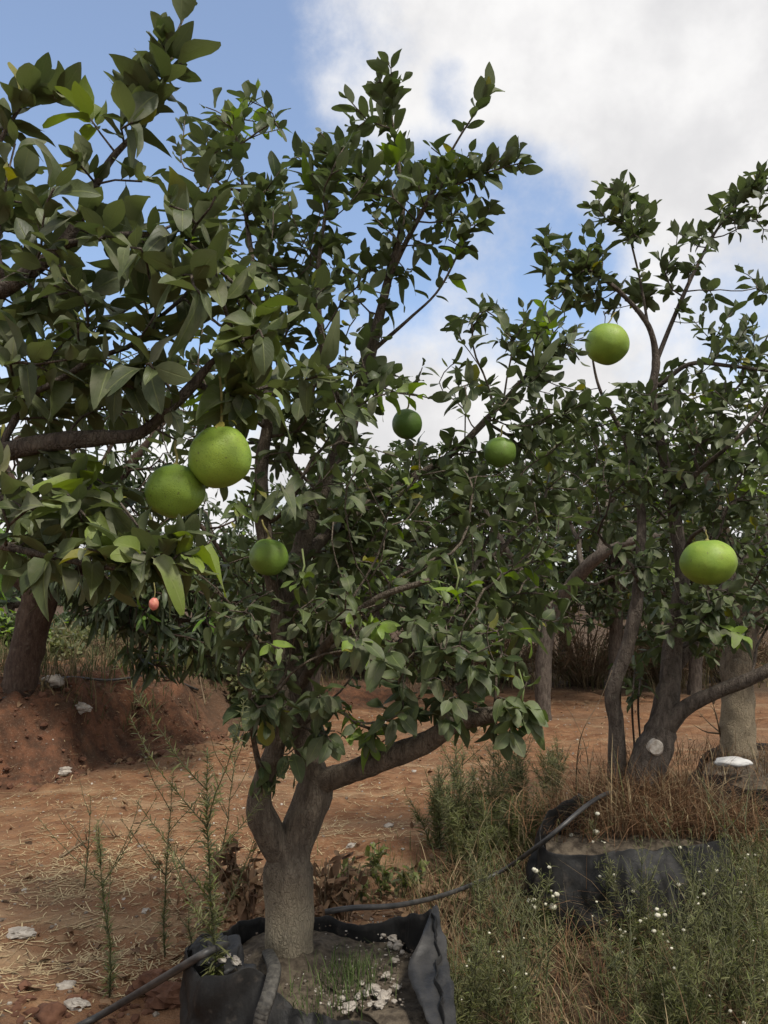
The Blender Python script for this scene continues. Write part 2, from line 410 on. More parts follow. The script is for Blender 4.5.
# ------------------------------------------------------------------ trees
FRC = []
class Tree:
    def __init__(s, seed): s.P, s.par, s.rm, s.free, s.L, s.r = [], [], [], [], [], np.random.default_rng(seed); s.bare = set()
    def limb(s, pts, parent=None, step=.028):
        """pts rows: x y z r"""
        c = spline(pts, step); first = True
        if parent is None and s.P:
            parent = int(np.argmin(np.linalg.norm(np.array(s.P)-c[0, :3], axis=1)))
        for p in c:
            if first and parent is not None:
                first = False
                if np.linalg.norm(np.array(s.P[parent])-p[:3]) < .02: continue
            first = False
            s.P.append(p[:3].copy()); s.rm.append(p[3]); s.free.append(False)
            s.par.append(-1 if parent is None else parent)
            s.L.append(0 if parent is None else s.L[parent]+np.linalg.norm(s.P[parent]-p[:3]))
            parent = len(s.P)-1
        return parent
    def grow(s, att, bf=.25, step=.06, jit=.012, bare=()):
        att = np.asarray(att, float); n = len(att); done = np.zeros(n, bool)
        NP = np.array(s.P); NL = np.array(s.L)
        best = np.full(n, 1e9); bi = np.zeros(n, int)
        for i in range(len(NP)):
            c = np.linalg.norm(att-NP[i], axis=1)+bf*NL[i]
            m = c < best; best[m] = c[m]; bi[m] = i
        for _ in range(n):
            i = int(np.argmin(np.where(done, 1e9, best))); done[i] = True
            p0 = s.P[bi[i]]; a = att[i]; dist = np.linalg.norm(a-p0); k = max(1, int(dist/step)); par = int(bi[i])
            bend = s.r.normal(0, .10, 3)*dist*.5; bend[2] -= dist*.10
            for j in range(1, k+1):
                t = j/k; p = p0+(a-p0)*t+bend*math.sin(math.pi*t)+(s.r.normal(0, jit, 3) if j < k else 0)
                s.P.append(p); s.rm.append(0); s.free.append(True); s.par.append(par)
                s.L.append(s.L[par]+np.linalg.norm(p-s.P[par])); par = len(s.P)-1
                c = np.linalg.norm(att-p, axis=1)+bf*s.L[par]
                m = (c < best) & ~done; best[m] = c[m]; bi[m] = par
            if i in bare: s.bare.add(par)
    def finish(s, tip=.0022, ex=2.25, smooth=2):
        P = np.array(s.P); n = len(P); par = np.array(s.par); free = np.array(s.free)
        ch = [[] for _ in range(n)]
        for i in range(n):
            if par[i] >= 0: ch[par[i]].append(i)
        for _ in range(smooth):
            Q = P.copy()
            for i in range(n):
                if free[i] and ch[i]: Q[i] = .5*P[i]+.25*P[par[i]]+.25*P[ch[i]].mean(0)
            P = Q
        rr = np.zeros(n)
        for i in range(n-1, -1, -1):
            q = sum(rr[c]**ex for c in ch[i])**(1/ex) if ch[i] else tip
            rr[i] = max(q, s.rm[i]) if not free[i] else max(q, tip)
            if not free[i]: rr[i] = max(s.rm[i], min(q, s.rm[i]*1.25))
        s.P, s.ch, s.rad, s.parr = P, ch, rr, par
        for i in range(1, n):                       # a free branch is never thicker than what carries it
            if free[i] and par[i] >= 0: rr[i] = min(rr[i], rr[par[i]]*.92 if not free[par[i]] else rr[par[i]])
        s.tips = [i for i in range(n) if not ch[i]]
    def wood(s, mb, rough=.10):
        roots = [i for i in range(len(s.P)) if s.parr[i] < 0]; stack = [(r_, None) for r_ in roots]
        while stack:
            i, frm = stack.pop(); path = [i] if frm is None else [frm, i]
            while s.ch[i]:
                c = sorted(s.ch[i], key=lambda k: -s.rad[k])
                for k in c[1:]: stack.append((k, i))
                i = c[0]; path.append(i)
            P = s.P[path]; r = s.rad[path].copy()
            if frm is not None: r[0] = min(r[1]*1.25, s.rad[frm]*.95) if len(path) > 1 else r[1]
            if len(P) < 2: continue
            big = r.max() > .018
            tube(mb, P, r, 24 if r.max() > .04 else (11 if big else 5), True, rough*1.25 if big else 0)
    def leaves(s, mb, TP, size, per, reach=.2, updown=lambda p: .2, bright=(), youngp=.02, spread=.75, maxr=.007, stray=.0):
        r = s.r; pos, dr, nn, sz, yo = [], [], [], [], []
        for tpi in s.tips:
            if tpi in s.bare: continue
            path = [tpi]; L = 0
            while s.parr[path[-1]] >= 0 and L < reach and s.rad[s.parr[path[-1]]] < maxr:
                a = path[-1]; b = s.parr[a]; L += np.linalg.norm(s.P[a]-s.P[b]); path.append(b)
            if len(path) < 2: path.append(s.parr[tpi])
            P = s.P[path[::-1]]
            m = max(3, int(r.normal(per, per*.25))); ph = r.uniform(0, 6.28)
            is_y = 1.0 if r.random() < youngp else 0.0
            for (bp, br, ba) in bright:
                if np.linalg.norm(P[-1]-bp) < br: is_y = ba
            base = size*r.uniform(.78, 1.18)
            d0 = nrm(P[-1]-P[0])
            for j in range(m):
                f = 1-(j/m)**1.15*1.0
                fi = f*(len(P)-1); a = min(int(fi), len(P)-2); p = P[a]+(P[a+1]-P[a])*(fi-a)
                d = nrm(P[a+1]-P[a])*.5+d0*.5
                ph += 2.4+r.normal(0, .3)
                u = np.cross(d, [0.3, .2, 1]); u = nrm(u); w = np.cross(d, u)
                radial = u*math.cos(ph)+w*math.sin(ph)
                tipness = max(0, f-.6)/.4
                l = d*(.35+.6*tipness)+radial*spread*(1-.35*tipness)+np.array([0, 0, updown(p)])+r.normal(0, .16, 3)
                up = np.array([0, 0, 1.])+radial*-.15+d*.35+r.normal(0, .38, 3)
                pos.append(p); dr.append(l); nn.append(up); yo.append(np.clip(is_y*r.uniform(.6, 1.1), 0, 1))
                sz.append(base*r.uniform(.62, 1.12)*(1-.35*(tipness > .85)))
        P_ = np.array(pos)+nrm(np.array(dr))*np.array(sz)[:, None]*.5; keep = np.ones(len(P_), bool)
        for c_, r_ in FRC: keep &= np.linalg.norm(P_-c_, axis=1) > r_
        pos, dr, nn, sz, yo = [[a for a, k_ in zip(L_, keep) if k_] for L_ in (pos, dr, nn, sz, yo)]
        k = len(pos)
        put_leaves(mb, TP, np.array(pos), np.array(dr), np.array(nn), np.array(sz), r.random(k), np.array(yo), r)
        return k

def blob_points(blobs, r):
    """rows: px py rx ry count Y halfdepth -> points filling real ellipsoids"""
    out = []
    for (cx, cy, rx, ry, n, Yc, dY) in blobs:
        k = 0
        while k < n:
            u = r.uniform(-1, 1, 3)
            if u.dot(u) > 1: continue
            out.append(PY(cx+rx*u[0], cy+ry*u[2], Yc+dY*u[1])); k += 1
    return np.array(out)
def pl(rows):
    """px py Y r -> x y z r"""
    return [(*PY(a, b, c), d) for (a, b, c, d) in rows]

def build_tree(name, label, base, t, woodmat, leafmat, TP, size, per, group=None, cat='tree', **kw):
    root = thing(name, base, label, cat, group)
    w = MB(); t.wood(w)
    lf = MB(); t.leaves(lf, TP, size, per, **kw)
    for o in (w.build('trunk', woodmat, root), lf.build('crown', leafmat, root)):
        me = o.data
        co = np.empty(len(me.vertices)*3, np.float32); me.vertices.foreach_get('co', co)
        me.vertices.foreach_set('co', (co.reshape(-1, 3)-np.array(base, np.float32)).ravel()); me.update()
    return root

# fruit sites first: (px, py, diameter px, Y, squash, stalk top px)
FR = {
 'near_right': (220, 457, 64, 1.72, 1.0, (217, 362), 0.0),
 'near_left':  (175, 491, 60, 1.74, .92, (176, 440), .25),
 'trunk':      (269, 557, 39, 2.42, .98, (262, 520), .7),
 'gap':        (407, 424, 31, 3.05, 1.0, (410, 395), 1.0),
 'cluster':    (500, 452, 33, 2.9, .95, (503, 425), .8),
 'sky':        (607, 344, 45, 3.55, .95, (616, 312), .15),
 'low':        (708, 562, 55, 3.15, .84, (706, 530), .1),
}
FRC += [(PY(v[0], v[1], v[3]-.10), .075+v[2]*v[3]/F*.42) for v in FR.values()]+[(PY(154, 604, a_), .065) for a_ in (1.3, 1.4, 1.5, 1.6, 1.7, 1.85)]+[(PY(154, 604, 2.55), .07), (PY(155, 600, 2.3), .08)]
stalk_top = {k: PY(v[5][0], v[5][1], v[3]+.01) for k, v in FR.items()}
BR = lambda rows: [(PY(a, b, c), rr, am) for (a, b, c, rr, am) in rows]

# ---- main pomelo tree in the torn bag
base = PZ(288, 945, .33); TY = base[1]
t = Tree(11)
bz = base.copy(); bz[2] = .24
rows = pl([(289, 915, TY, .073), (288, 885, TY, .066), (289, 862, TY, .070), (296, 838, TY+.01, .056), (309, 806, TY+.02, .050), (315, 782, TY+.02, .052),
           (306, 748, TY+.03, .043), (298, 690, TY+.04, .040), (292, 625, TY+.05, .037), (302, 545, TY+.08, .033), (328, 475, TY+.1, .029), (350, 425, TY+.12, .026),
           (371, 352, TY+.12, .021), (386, 288, TY+.1, .016), (402, 222, TY+.08, .011), (398, 160, TY+.05, .006), (386, 85, TY+.02, .003)])
t.limb([(bz[0], bz[1], bz[2], .098), (base[0], base[1], base[2], .080)]+rows)
t.limb(pl([(289, 866, TY, .05), (270, 832, TY-.03, .05), (259, 806, TY-.05, .047), (264, 780, TY-.06, .036), (276, 745, TY-.08, .031), (282, 690, TY-.1, .028), (276, 600, TY-.12, .025),
           (264, 530, TY-.12, .026), (261, 470, TY-.1, .023), (268, 410, TY-.08, .018), (262, 330, TY-.04, .012), (248, 230, TY+.04, .008), (237, 140, TY+.1, .0035)]))
t.limb(pl([(318, 783, TY+.02, .046), (345, 774, TY-.06, .036), (383, 760, TY-.16, .035), (425, 743, TY-.22, .034), (455, 724, TY-.28, .027), (490, 715, TY-.3, .024), (522, 712, TY-.32, .012)]))
t.limb(pl([(300, 560, TY+.08, .024), (345, 520, TY+.2, .021), (400, 485, TY+.3, .018), (450, 455, TY+.35, .014), (500, 405, TY+.35, .010), (548, 350, TY+.32, .005)]))
t.limb(pl([(350, 425, TY+.12, .016), (325, 360, TY+.0, .012), (318, 280, TY-.08, .009), (326, 210, TY-.1, .005), (335, 150, TY-.1, .003)]))
t.limb(pl([(386, 288, TY+.1, .011), (402, 250, TY+.03, .009), (428, 200, TY-.05, .007), (452, 150, TY-.1, .0045), (476, 112, TY-.12, .003), (492, 92, TY-.12, .002)]))
t.limb(pl([(428, 200, TY-.05, .005), (462, 182, TY-.05, .004), (495, 170, TY-.05, .0028), (525, 162, TY-.05, .002)]))
t.limb(pl([(371, 352, TY+.12, .01), (410, 318, TY+.05, .006), (440, 288, TY, .004), (468, 235, TY+.02, .003), (490, 212, TY+.02, .002)]))
t.limb(pl([(298, 690, TY+.04, .02), (330, 640, TY-.2, .014), (375, 600, TY-.35, .011), (430, 580, TY-.42, .008)]))
t.limb(pl([(262, 780, TY-.06, .012), (252, 730, TY-.2, .008), (250, 690, TY-.3, .005)]))
blobs = [
 (388, 82, 22, 26, 7, TY+.02, .12), (368, 110, 34, 22, 7, TY, .15), (262, 112, 36, 28, 16, TY+.1, .25), (218, 150, 44, 50, 36, TY+.15, .3),
 (342, 165, 40, 42, 32, TY-.02, .3), (300, 215, 50, 65, 60, TY+.05, .35), (395, 190, 36, 55, 32, TY+.02, .3), (448, 165, 32, 24, 13, TY-.06, .2),
 (462, 205, 28, 34, 14, TY, .2), (505, 165, 24, 14, 5, TY-.05, .1), (488, 95, 10, 8, 2, TY-.12, .05), (490, 212, 10, 8, 2, TY, .05), (415, 250, 38, 45, 20, TY+.05, .25),
 (235, 260, 60, 80, 84, TY+.1, .35), (335, 300, 55, 65, 66, TY, .4), (245, 370, 70, 70, 70, TY-.05, .4), (200, 450, 50, 50, 22, TY+.1, .3), (345, 385, 55, 40, 42, TY-.1, .4), (415, 375, 30, 34, 6, TY+.1, .3),
 (490, 325, 46, 30, 26, TY+.3, .3), (550, 345, 40, 44, 32, TY+.3, .3), (480, 390, 60, 38, 42, TY+.3, .35), (550, 425, 40, 50, 32, TY+.35, .3),
 (450, 460, 70, 34, 38, TY+.25, .4), (340, 475, 70, 42, 46, TY-.05, .45), (490, 480, 60, 40, 30, TY+.3, .3), (270, 480, 40, 55, 14, TY-.25, .2),
 (320, 560, 90, 60, 74, TY-.1, .5), (430, 540, 95, 75, 92, TY+.1, .5), (520, 540, 50, 80, 44, TY+.2, .4), (280, 630, 55, 50, 50, TY-.2, .4), (380, 640, 90, 48, 84, TY-.25, .45),
 (470, 640, 62, 44, 56, TY-.2, .4), (300, 695, 50, 26, 16, TY-.22, .25), (255, 690, 26, 36, 10, TY-.25, .15), (445, 690, 62, 24, 20, TY-.35, .2), (520, 695, 26, 18, 5, TY-.36, .08),
 (275, 752, 26, 34, 9, TY-.12, .1), (350, 730, 40, 20, 11, TY-.2, .15), (268, 715, 36, 34, 16, TY-.15, .2), (320, 715, 30, 22, 8, TY-.2, .15), (430, 708, 64, 22, 22, TY-.32, .18), (508, 722, 22, 12, 5, TY-.34, .06), (225, 610, 40, 40, 18, TY-.2, .3), (215, 560, 30, 40, 12, TY-.1, .3), (290, 425, 45, 30, 24, TY+.1, .3), (545, 480, 50, 60, 40, TY+.45, .35), (430, 500, 90, 50, 50, TY+.4, .3), (350, 530, 80, 60, 50, TY+.4, .3), (545, 600, 36, 50, 22, TY+.3, .3), (480, 600, 60, 50, 40, TY+.2, .3), (235, 440, 40, 40, 20, TY+.2, .25)]
att = blob_points(blobs, t.r)
nb = len(att)
att = np.vstack([att, [stalk_top['trunk'], stalk_top['gap'], stalk_top['cluster']]])
t.grow(att, .22, .055, bare={nb, nb+1, nb+2}); t.finish()
zt = lambda p: float(np.interp(p[2], [.9, 1.4, 2.2, 3.2], [-.55, -.4, .0, .4]))
main = build_tree('pomelo_tree', 'tall pomelo tree with a forked pale trunk growing out of the torn black grow bag', base, t, M['bark'], M['leaf'], CITRUS, .088, 8.2,
    updown=zt, reach=.2, bright=BR([(268, 112, TY+.1, .16, .75), (330, 185, TY, .12, .7), (455, 150, TY-.1, .08, .5), (440, 600, TY-.45, .09, .35), (520, 700, TY-.36, .12, .15)]))

# a few fresh soft shoots with vivid leaves
def shoot(parent, off, px, py, Yc, size, n, seed, young=1.0, down=-.2):
    r = np.random.default_rng(seed); p = PY(px, py, Yc)-off; m = MB()
    d = nrm(r.normal(0, 1, (n, 3))*[1, .7, .5]+[0, -.3, down]); nn = r.normal(0, .5, (n, 3))+[0, -.5, 1]
    put_leaves(m, CITRUS, np.repeat(p[None], n, 0)+r.normal(0, .012, (n, 3)), d, nn, size*r.uniform(.6, 1.1, n), r.random(n)*.8, young*r.uniform(.55, 1, n), r)
    tube(m, np.array([p+[0, .05, .09], p+[0.01, .02, .04], p]), .003, 5, tint=.5, young=.6)
    return m.build('young_shoot', M['leaf'], [c for c in parent.children if c.name.startswith('crown')][0])
shoot(main, base, 456, 590, TY-.5, .08, 4, 1, 1.3)
shoot(main, base, 440, 612, TY-.45, .065, 6, 2, .55)
shoot(main, base, 522, 702, TY-.36, .115, 8, 3, .32, -.5)
shoot(main, base, 300, 580, TY-.5, .06, 8, 4, .55)

# ---- near pomelo tree whose trunk stands outside the frame
NY = 1.8
nbase = np.array([-1.62, 1.95, 0.0]); nbase[2] = float(gz(*nbase[:2]))
t = Tree(23)
def lim(rows): return pl(rows)
fork = PY(-190, 560, 1.92)
t.limb([(nbase[0], nbase[1], nbase[2]-.08, .095), (nbase[0], nbase[1], nbase[2]+.25, .08), (nbase[0]+.03, 1.94, .8, .07), (fork[0], fork[1], fork[2], .062)])
t.limb([(fork[0], fork[1], fork[2], .036)]+lim([(-110, 490, 1.88, .030), (-30, 462, 1.82, .026), (45, 443, 1.78, .021), (95, 438, 1.76, .019), (138, 434, 1.76, .014), (170, 408, 1.75, .012), (195, 383, 1.74, .012), (212, 362, 1.73, .007), (240, 340, 1.72, .004)]))
t.limb([(fork[0], fork[1], fork[2], .045)]+lim([(-140, 420, 1.9, .034), (-60, 320, 1.84, .026), (10, 285, 1.8, .020), (62, 245, 1.77, .014), (90, 195, 1.75, .010), (112, 158, 1.74, .008), (136, 132, 1.73, .006), (158, 95, 1.72, .0045), (170, 50, 1.72, .003)]))
t.limb(lim([(-60, 320, 1.84, .018), (-45, 230, 1.9, .012), (-10, 160, 1.88, .008), (12, 120, 1.86, .005), (32, 92, 1.85, .003)]))
t.limb(lim([(-140, 500, 1.9, .02), (-60, 530, 1.7, .012), (0, 545, 1.62, .009), (55, 557, 1.58, .007), (110, 568, 1.56, .005), (140, 560, 1.55, .003)]))
t.limb(lim([(62, 245, 1.77, .010), (120, 235, 1.7, .008), (180, 240, 1.66, .006), (235, 285, 1.66, .004), (262, 315, 1.66, .003)]))
t.limb(lim([(195, 383, 1.74, .008), (230, 395, 1.78, .006), (275, 385, 1.82, .004), (312, 378, 1.84, .0025)]))
blobs = [(180, 26, 12, 14, 2, 1.72, .05), (176, 52, 18, 16, 4, 1.72, .08), (150, 85, 34, 24, 4, 1.72, .12), (112, 118, 36, 24, 6, 1.74, .16), (72, 92, 12, 12, 1, 1.82, .05), (38, 94, 30, 10, 4, 1.85, .08), (-5, 130, 40, 40, 4, 1.87, .15),
 (75, 190, 55, 45, 9, 1.75, .25), (30, 265, 70, 45, 22, 1.8, .3), (130, 230, 60, 50, 16, 1.68, .25), (195, 215, 36, 36, 9, 1.66, .15), (205, 275, 46, 40, 20, 1.64, .2), (100, 305, 80, 40, 27, 1.7, .25),
 (255, 325, 36, 26, 14, 1.66, .14), (300, 378, 30, 18, 8, 1.84, .1), (250, 392, 34, 14, 8, 1.8, .12), (30, 350, 80, 50, 34, 1.85, .3), (125, 360, 60, 35, 17, 1.68, .2), (60, 405, 90, 26, 24, 1.9, .25), (160, 395, 34, 24, 7, 1.66, .1),
 (30, 485, 70, 36, 24, 1.7, .25), (110, 505, 50, 34, 20, 1.7, .2), (150, 555, 46, 26, 15, 1.55, .14), (60, 540, 70, 26, 12, 1.62, .2), (180, 560, 24, 18, 5, 1.56, .08), (-60, 300, 70, 120, 41, 1.95, .4), (-70, 480, 60, 80, 24, 1.9, .3),
 (10, 200, 40, 40, 7, 1.9, .2)]
att = blob_points(blobs, t.r); nb = len(att)
att = np.vstack([att, [stalk_top['near_right'], stalk_top['near_left']]])
t.grow(att, .25, .05, bare={nb, nb+1}); t.finish(tip=.0024)
zt2 = lambda p: float(np.interp(p[2], [1.3, 1.6, 2.1, 2.5], [-.25, -.05, .15, .4]))
near_tree = build_tree('pomelo_tree', 'big leaved pomelo tree reaching in from the left with two fruits hanging together', nbase, t, M['bark_plain'], M['nearleaf'], CITRUS, .102, 8.5,
    updown=zt2, reach=.17, bright=BR([(250, 330, 1.66, .09, .35), (250, 392, 1.8, .08, .3), (205, 215, 1.66, .07, .2)]), youngp=.03)

# ---- pomelo tree in the second bag
b2 = PZ(640, 795, .5); RY = b2[1]
t = Tree(31)
bb = b2.copy(); bb[2] -= .18
t.limb([(bb[0]-.02, bb[1], bb[2], .125), (b2[0], b2[1], b2[2], .105)]+pl([(648, 765, RY, .088), (660, 735, RY, .072), (668, 700, RY, .056), (672, 655, RY+.02, .05), (678, 610, RY+.03, .042), (682, 570, RY+.05, .034), (672, 500, RY+.08, .028), (660, 440, RY+.08, .026), (652, 395, RY+.05, .022), (656, 362, RY+.04, .018), (648, 325, RY, .014), (618, 290, RY-.06, .010), (590, 268, RY-.1, .006), (566, 250, RY-.12, .003)]))
t.limb([(b2[0]-.1, b2[1]+.05, b2[2]-.1, .06)]+pl([(617, 770, RY+.05, .046), (616, 720, RY+.04, .038), (612, 692, RY+.02, .037), (627, 648, RY, .034), (637, 600, RY-.02, .03), (641, 550, RY, .026), (640, 500, RY+.05, .02), (625, 440, RY+.05, .013), (600, 390, RY, .008), (590, 345, RY-.05, .005)]))
t.limb(pl([(662, 735, RY, .05), (685, 708, RY-.08, .036), (722, 690, RY-.18, .032), (765, 672, RY-.3, .028), (820, 640, RY-.4, .02), (860, 600, RY-.4, .012)]))
t.limb(pl([(656, 740, RY+.02, .045), (664, 690, RY+.12, .036), (690, 645, RY+.2, .032), (716, 600, RY+.3, .026), (745, 560, RY+.35, .02), (790, 510, RY+.35, .014), (830, 450, RY+.3, .008)]))
t.limb(pl([(656, 362, RY+.04, .014), (672, 322, RY+.02, .012), (694, 272, RY, .010), (718, 228, RY-.02, .007), (745, 195, RY-.04, .005), (772, 168, RY-.05, .003)]))
t.limb(pl([(660, 385, RY+.05, .014), (690, 364, RY-.05, .012), (730, 366, RY-.12, .010), (775, 372, RY-.18, .007)]))
t.limb(pl([(648, 325, RY, .008), (640, 280, RY, .006), (628, 230, RY-.02, .004), (618, 190, RY-.03, .0025)]))
t.limb(pl([(618, 290, RY-.06, .006), (585, 270, RY-.15, .005), (555, 300, RY-.2, .004), (548, 262, RY-.2, .003), (548, 236, RY-.2, .002)]))
t.limb(pl([(672, 500, RY+.08, .018), (700, 470, RY-.1, .012), (735, 440, RY-.25, .009), (770, 400, RY-.3, .005)]))
t.limb(pl([(682, 570, RY+.05, .016), (690, 540, RY-.3, .012), (704, 528, RY-.62, .007)]))
for (a, b_, c_) in ((622, 660, 736), (634, 668, 742), (640, 672, 738)):
    t.limb([(*PZ(a, c_, .5), .007), (*PY(a-2, (b_+c_)/2, RY+.1), .006), (*PY(a+1, b_, RY+.12), .004)], parent=0)
blobs = [(600, 515, 34, 26, 14, RY-.15, .15), (640, 560, 34, 30, 16, RY-.15, .15), (685, 605, 34, 34, 16, RY-.2, .15), (630, 470, 40, 30, 14, RY-.25, .2), (665, 420, 40, 26, 12, RY-.25, .2), (612, 200, 28, 26, 19, RY-.03, .2), (632, 225, 22, 32, 16, RY-.02, .2), (585, 255, 30, 28, 18, RY-.1, .2), (548, 245, 8, 14, 3, RY-.2, .05), (562, 280, 20, 24, 8, RY-.15, .15), (600, 300, 32, 26, 16, RY-.06, .2),
 (690, 245, 28, 24, 14, RY, .2), (728, 215, 24, 28, 14, RY-.02, .15), (758, 185, 22, 22, 11, RY-.05, .12), (690, 300, 32, 28, 12, RY, .25), (738, 290, 26, 30, 9, RY-.05, .2), (650, 285, 26, 30, 11, RY, .2), (765, 215, 16, 30, 7, RY-.1, .1),
 (740, 345, 40, 26, 18, RY-.1, .3), (700, 390, 60, 34, 35, RY, .4), (760, 400, 40, 40, 24, RY-.1, .4), (630, 400, 30, 30, 12, RY, .25), (585, 415, 34, 40, 19, RY, .3), (650, 450, 70, 44, 73, RY+.05, .5), (740, 460, 60, 54, 76, RY, .5),
 (590, 480, 46, 44, 35, RY+.25, .3), (680, 520, 50, 40, 46, RY+.25, .4), (740, 540, 50, 44, 49, RY+.2, .5), (595, 530, 36, 14, 7, RY+.4, .2), (660, 590, 40, 40, 24, RY+.5, .3), (735, 615, 46, 38, 46, RY-.1, .4), (700, 630, 34, 34, 24, RY+.2, .3), (650, 640, 26, 20, 7, RY+.3, .2),
 (830, 440, 70, 110, 68, RY, .6), (830, 600, 60, 60, 30, RY-.2, .5), (800, 260, 40, 60, 14, RY, .3)]
att = blob_points(blobs, t.r); nb = len(att)
att = np.vstack([att, [stalk_top['sky'], stalk_top['low']]])
t.grow(att, .22, .06, bare={nb, nb+1}); t.finish()
zt3 = lambda p: float(np.interp(p[2], [1.0, 1.5, 2.3, 3.2], [-.5, -.35, .05, .4]))
right_tree = build_tree('pomelo_tree', 'many stemmed pomelo tree with a pale round pruning cut rising from the half buried bag', b2, t, M['bark_plain'], M['leaf'], CITRUS, .100, 9.5,
    updown=zt3, reach=.2, bright=BR([(640, 410, RY, .12, .6), (765, 215, RY-.1, .1, .55), (600, 545, RY, .13, .45)]))
# pruning cut
cp = PY(656, 748, RY-.085)-b2; m = MB()
dn = nrm(np.array([-.12, -1, .15])); tube(m, np.array([cp-dn*.05, cp-dn*.01, cp+dn*.010]), [.05, .040, .034], 26, True, .28)
m.build('pruned_stub', M['cutwood'], right_tree, False)

# ---- pomelo tree in the third bag
b3 = PZ(738, 752, .45); CY = b3[1]
t = Tree(41); bb = b3.copy(); bb[2] -= .15
t.limb([(bb[0], bb[1], bb[2], .125), (b3[0], b3[1], b3[2], .112)]+pl([(738, 725, CY, .108), (738, 695, CY, .104), (737, 668, CY, .1), (742, 630, CY, .085), (735, 580, CY, .06), (720, 520, CY, .04), (700, 450, CY, .02), (690, 400, CY, .008)]))
t.limb(pl([(742, 640, CY, .06), (775, 590, CY+.1, .045), (820, 520, CY+.1, .03), (850, 430, CY, .012)]))
blobs = [(700, 450, 60, 50, 40, CY, .6), (770, 460, 60, 60, 50, CY, .7), (690, 540, 60, 50, 36, CY, .6), (760, 560, 70, 60, 44, CY, .7), (830, 480, 70, 100, 60, CY, .7), (800, 620, 50, 36, 18, CY-.2, .5), (690, 610, 40, 30, 14, CY, .4), (740, 395, 50, 30, 18, CY, .5)]
t.grow(blob_points(blobs, t.r), .22, .08); t.finish(tip=.003)
build_tree('pomelo_tree', 'pomelo tree with a straight pale trunk behind the white foam block in the third bag', b3, t, M['bark_pale'], M['leaf'], FAR, .11, 10, updown=lambda p: -.1, reach=.22)

# ---- tree across the track with a leaning stem
def far_tree(name, label, base, limbs, blobs, seed, mat, leafmat, TP, size, per, step=.12, tip=.005, group=None, **kw):
    t = Tree(seed)
    for L_ in limbs: t.limb(L_, step=.1)
    t.grow(blob_points(blobs, t.r), .22, step, .02); t.finish(tip=tip)
    kw.setdefault('updown', lambda p: -.15); kw.setdefault('maxr', .015); kw.setdefault('reach', .35)
    return build_tree(name, label, base, t, mat, leafmat, TP, size, per, group, **kw)
LB = PZ(543, 690, .08); LY = LB[1]*.82; LB = PY(543, 690, LY); gzl = float(gz(LB[0], LB[1]))
LB2 = LB.copy(); LB2[2] = gzl
lowp = (LB[0]+.0, LB[1], gzl-.1, .09)
far_tree('citrus_tree', 'citrus tree across the track whose dark stem curves over to the right', LB2,
   [[lowp, (LB[0], LB[1], max(LB[2], gzl+.05), .085)]+pl([(546, 640, LY, .075), (556, 612, LY, .072), (572, 584, LY-.2, .068), (598, 557, LY-.5, .058), (632, 541, LY-.7, .045), (690, 529, LY-.8, .035), (740, 500, LY-.7, .015)]),
    pl([(598, 557, LY-.5, .05), (606, 520, LY-.3, .04), (600, 460, LY, .025), (580, 410, LY, .012)]),
    pl([(556, 612, LY, .06), (520, 570, LY+.2, .04), (490, 520, LY+.3, .03), (470, 470, LY+.3, .015)])],
   [(600, 470, 70, 60, 150, LY+.4, 1.0), (520, 510, 80, 80, 180, LY+.4, 1.0), (640, 500, 60, 50, 80, LY+.6, .8), (660, 520, 60, 40, 50, LY+.3, .8), (470, 570, 60, 60, 80, LY+.4, .9), (550, 440, 60, 40, 46, LY+.2, .8), (600, 590, 60, 36, 44, LY+.8, .5), (490, 625, 50, 30, 44, LY+.5, .6), (520, 590, 40, 40, 40, LY+.6, .5)],
   51, M['bark_plain'], M['farleaf'], FAR, .13, 10)

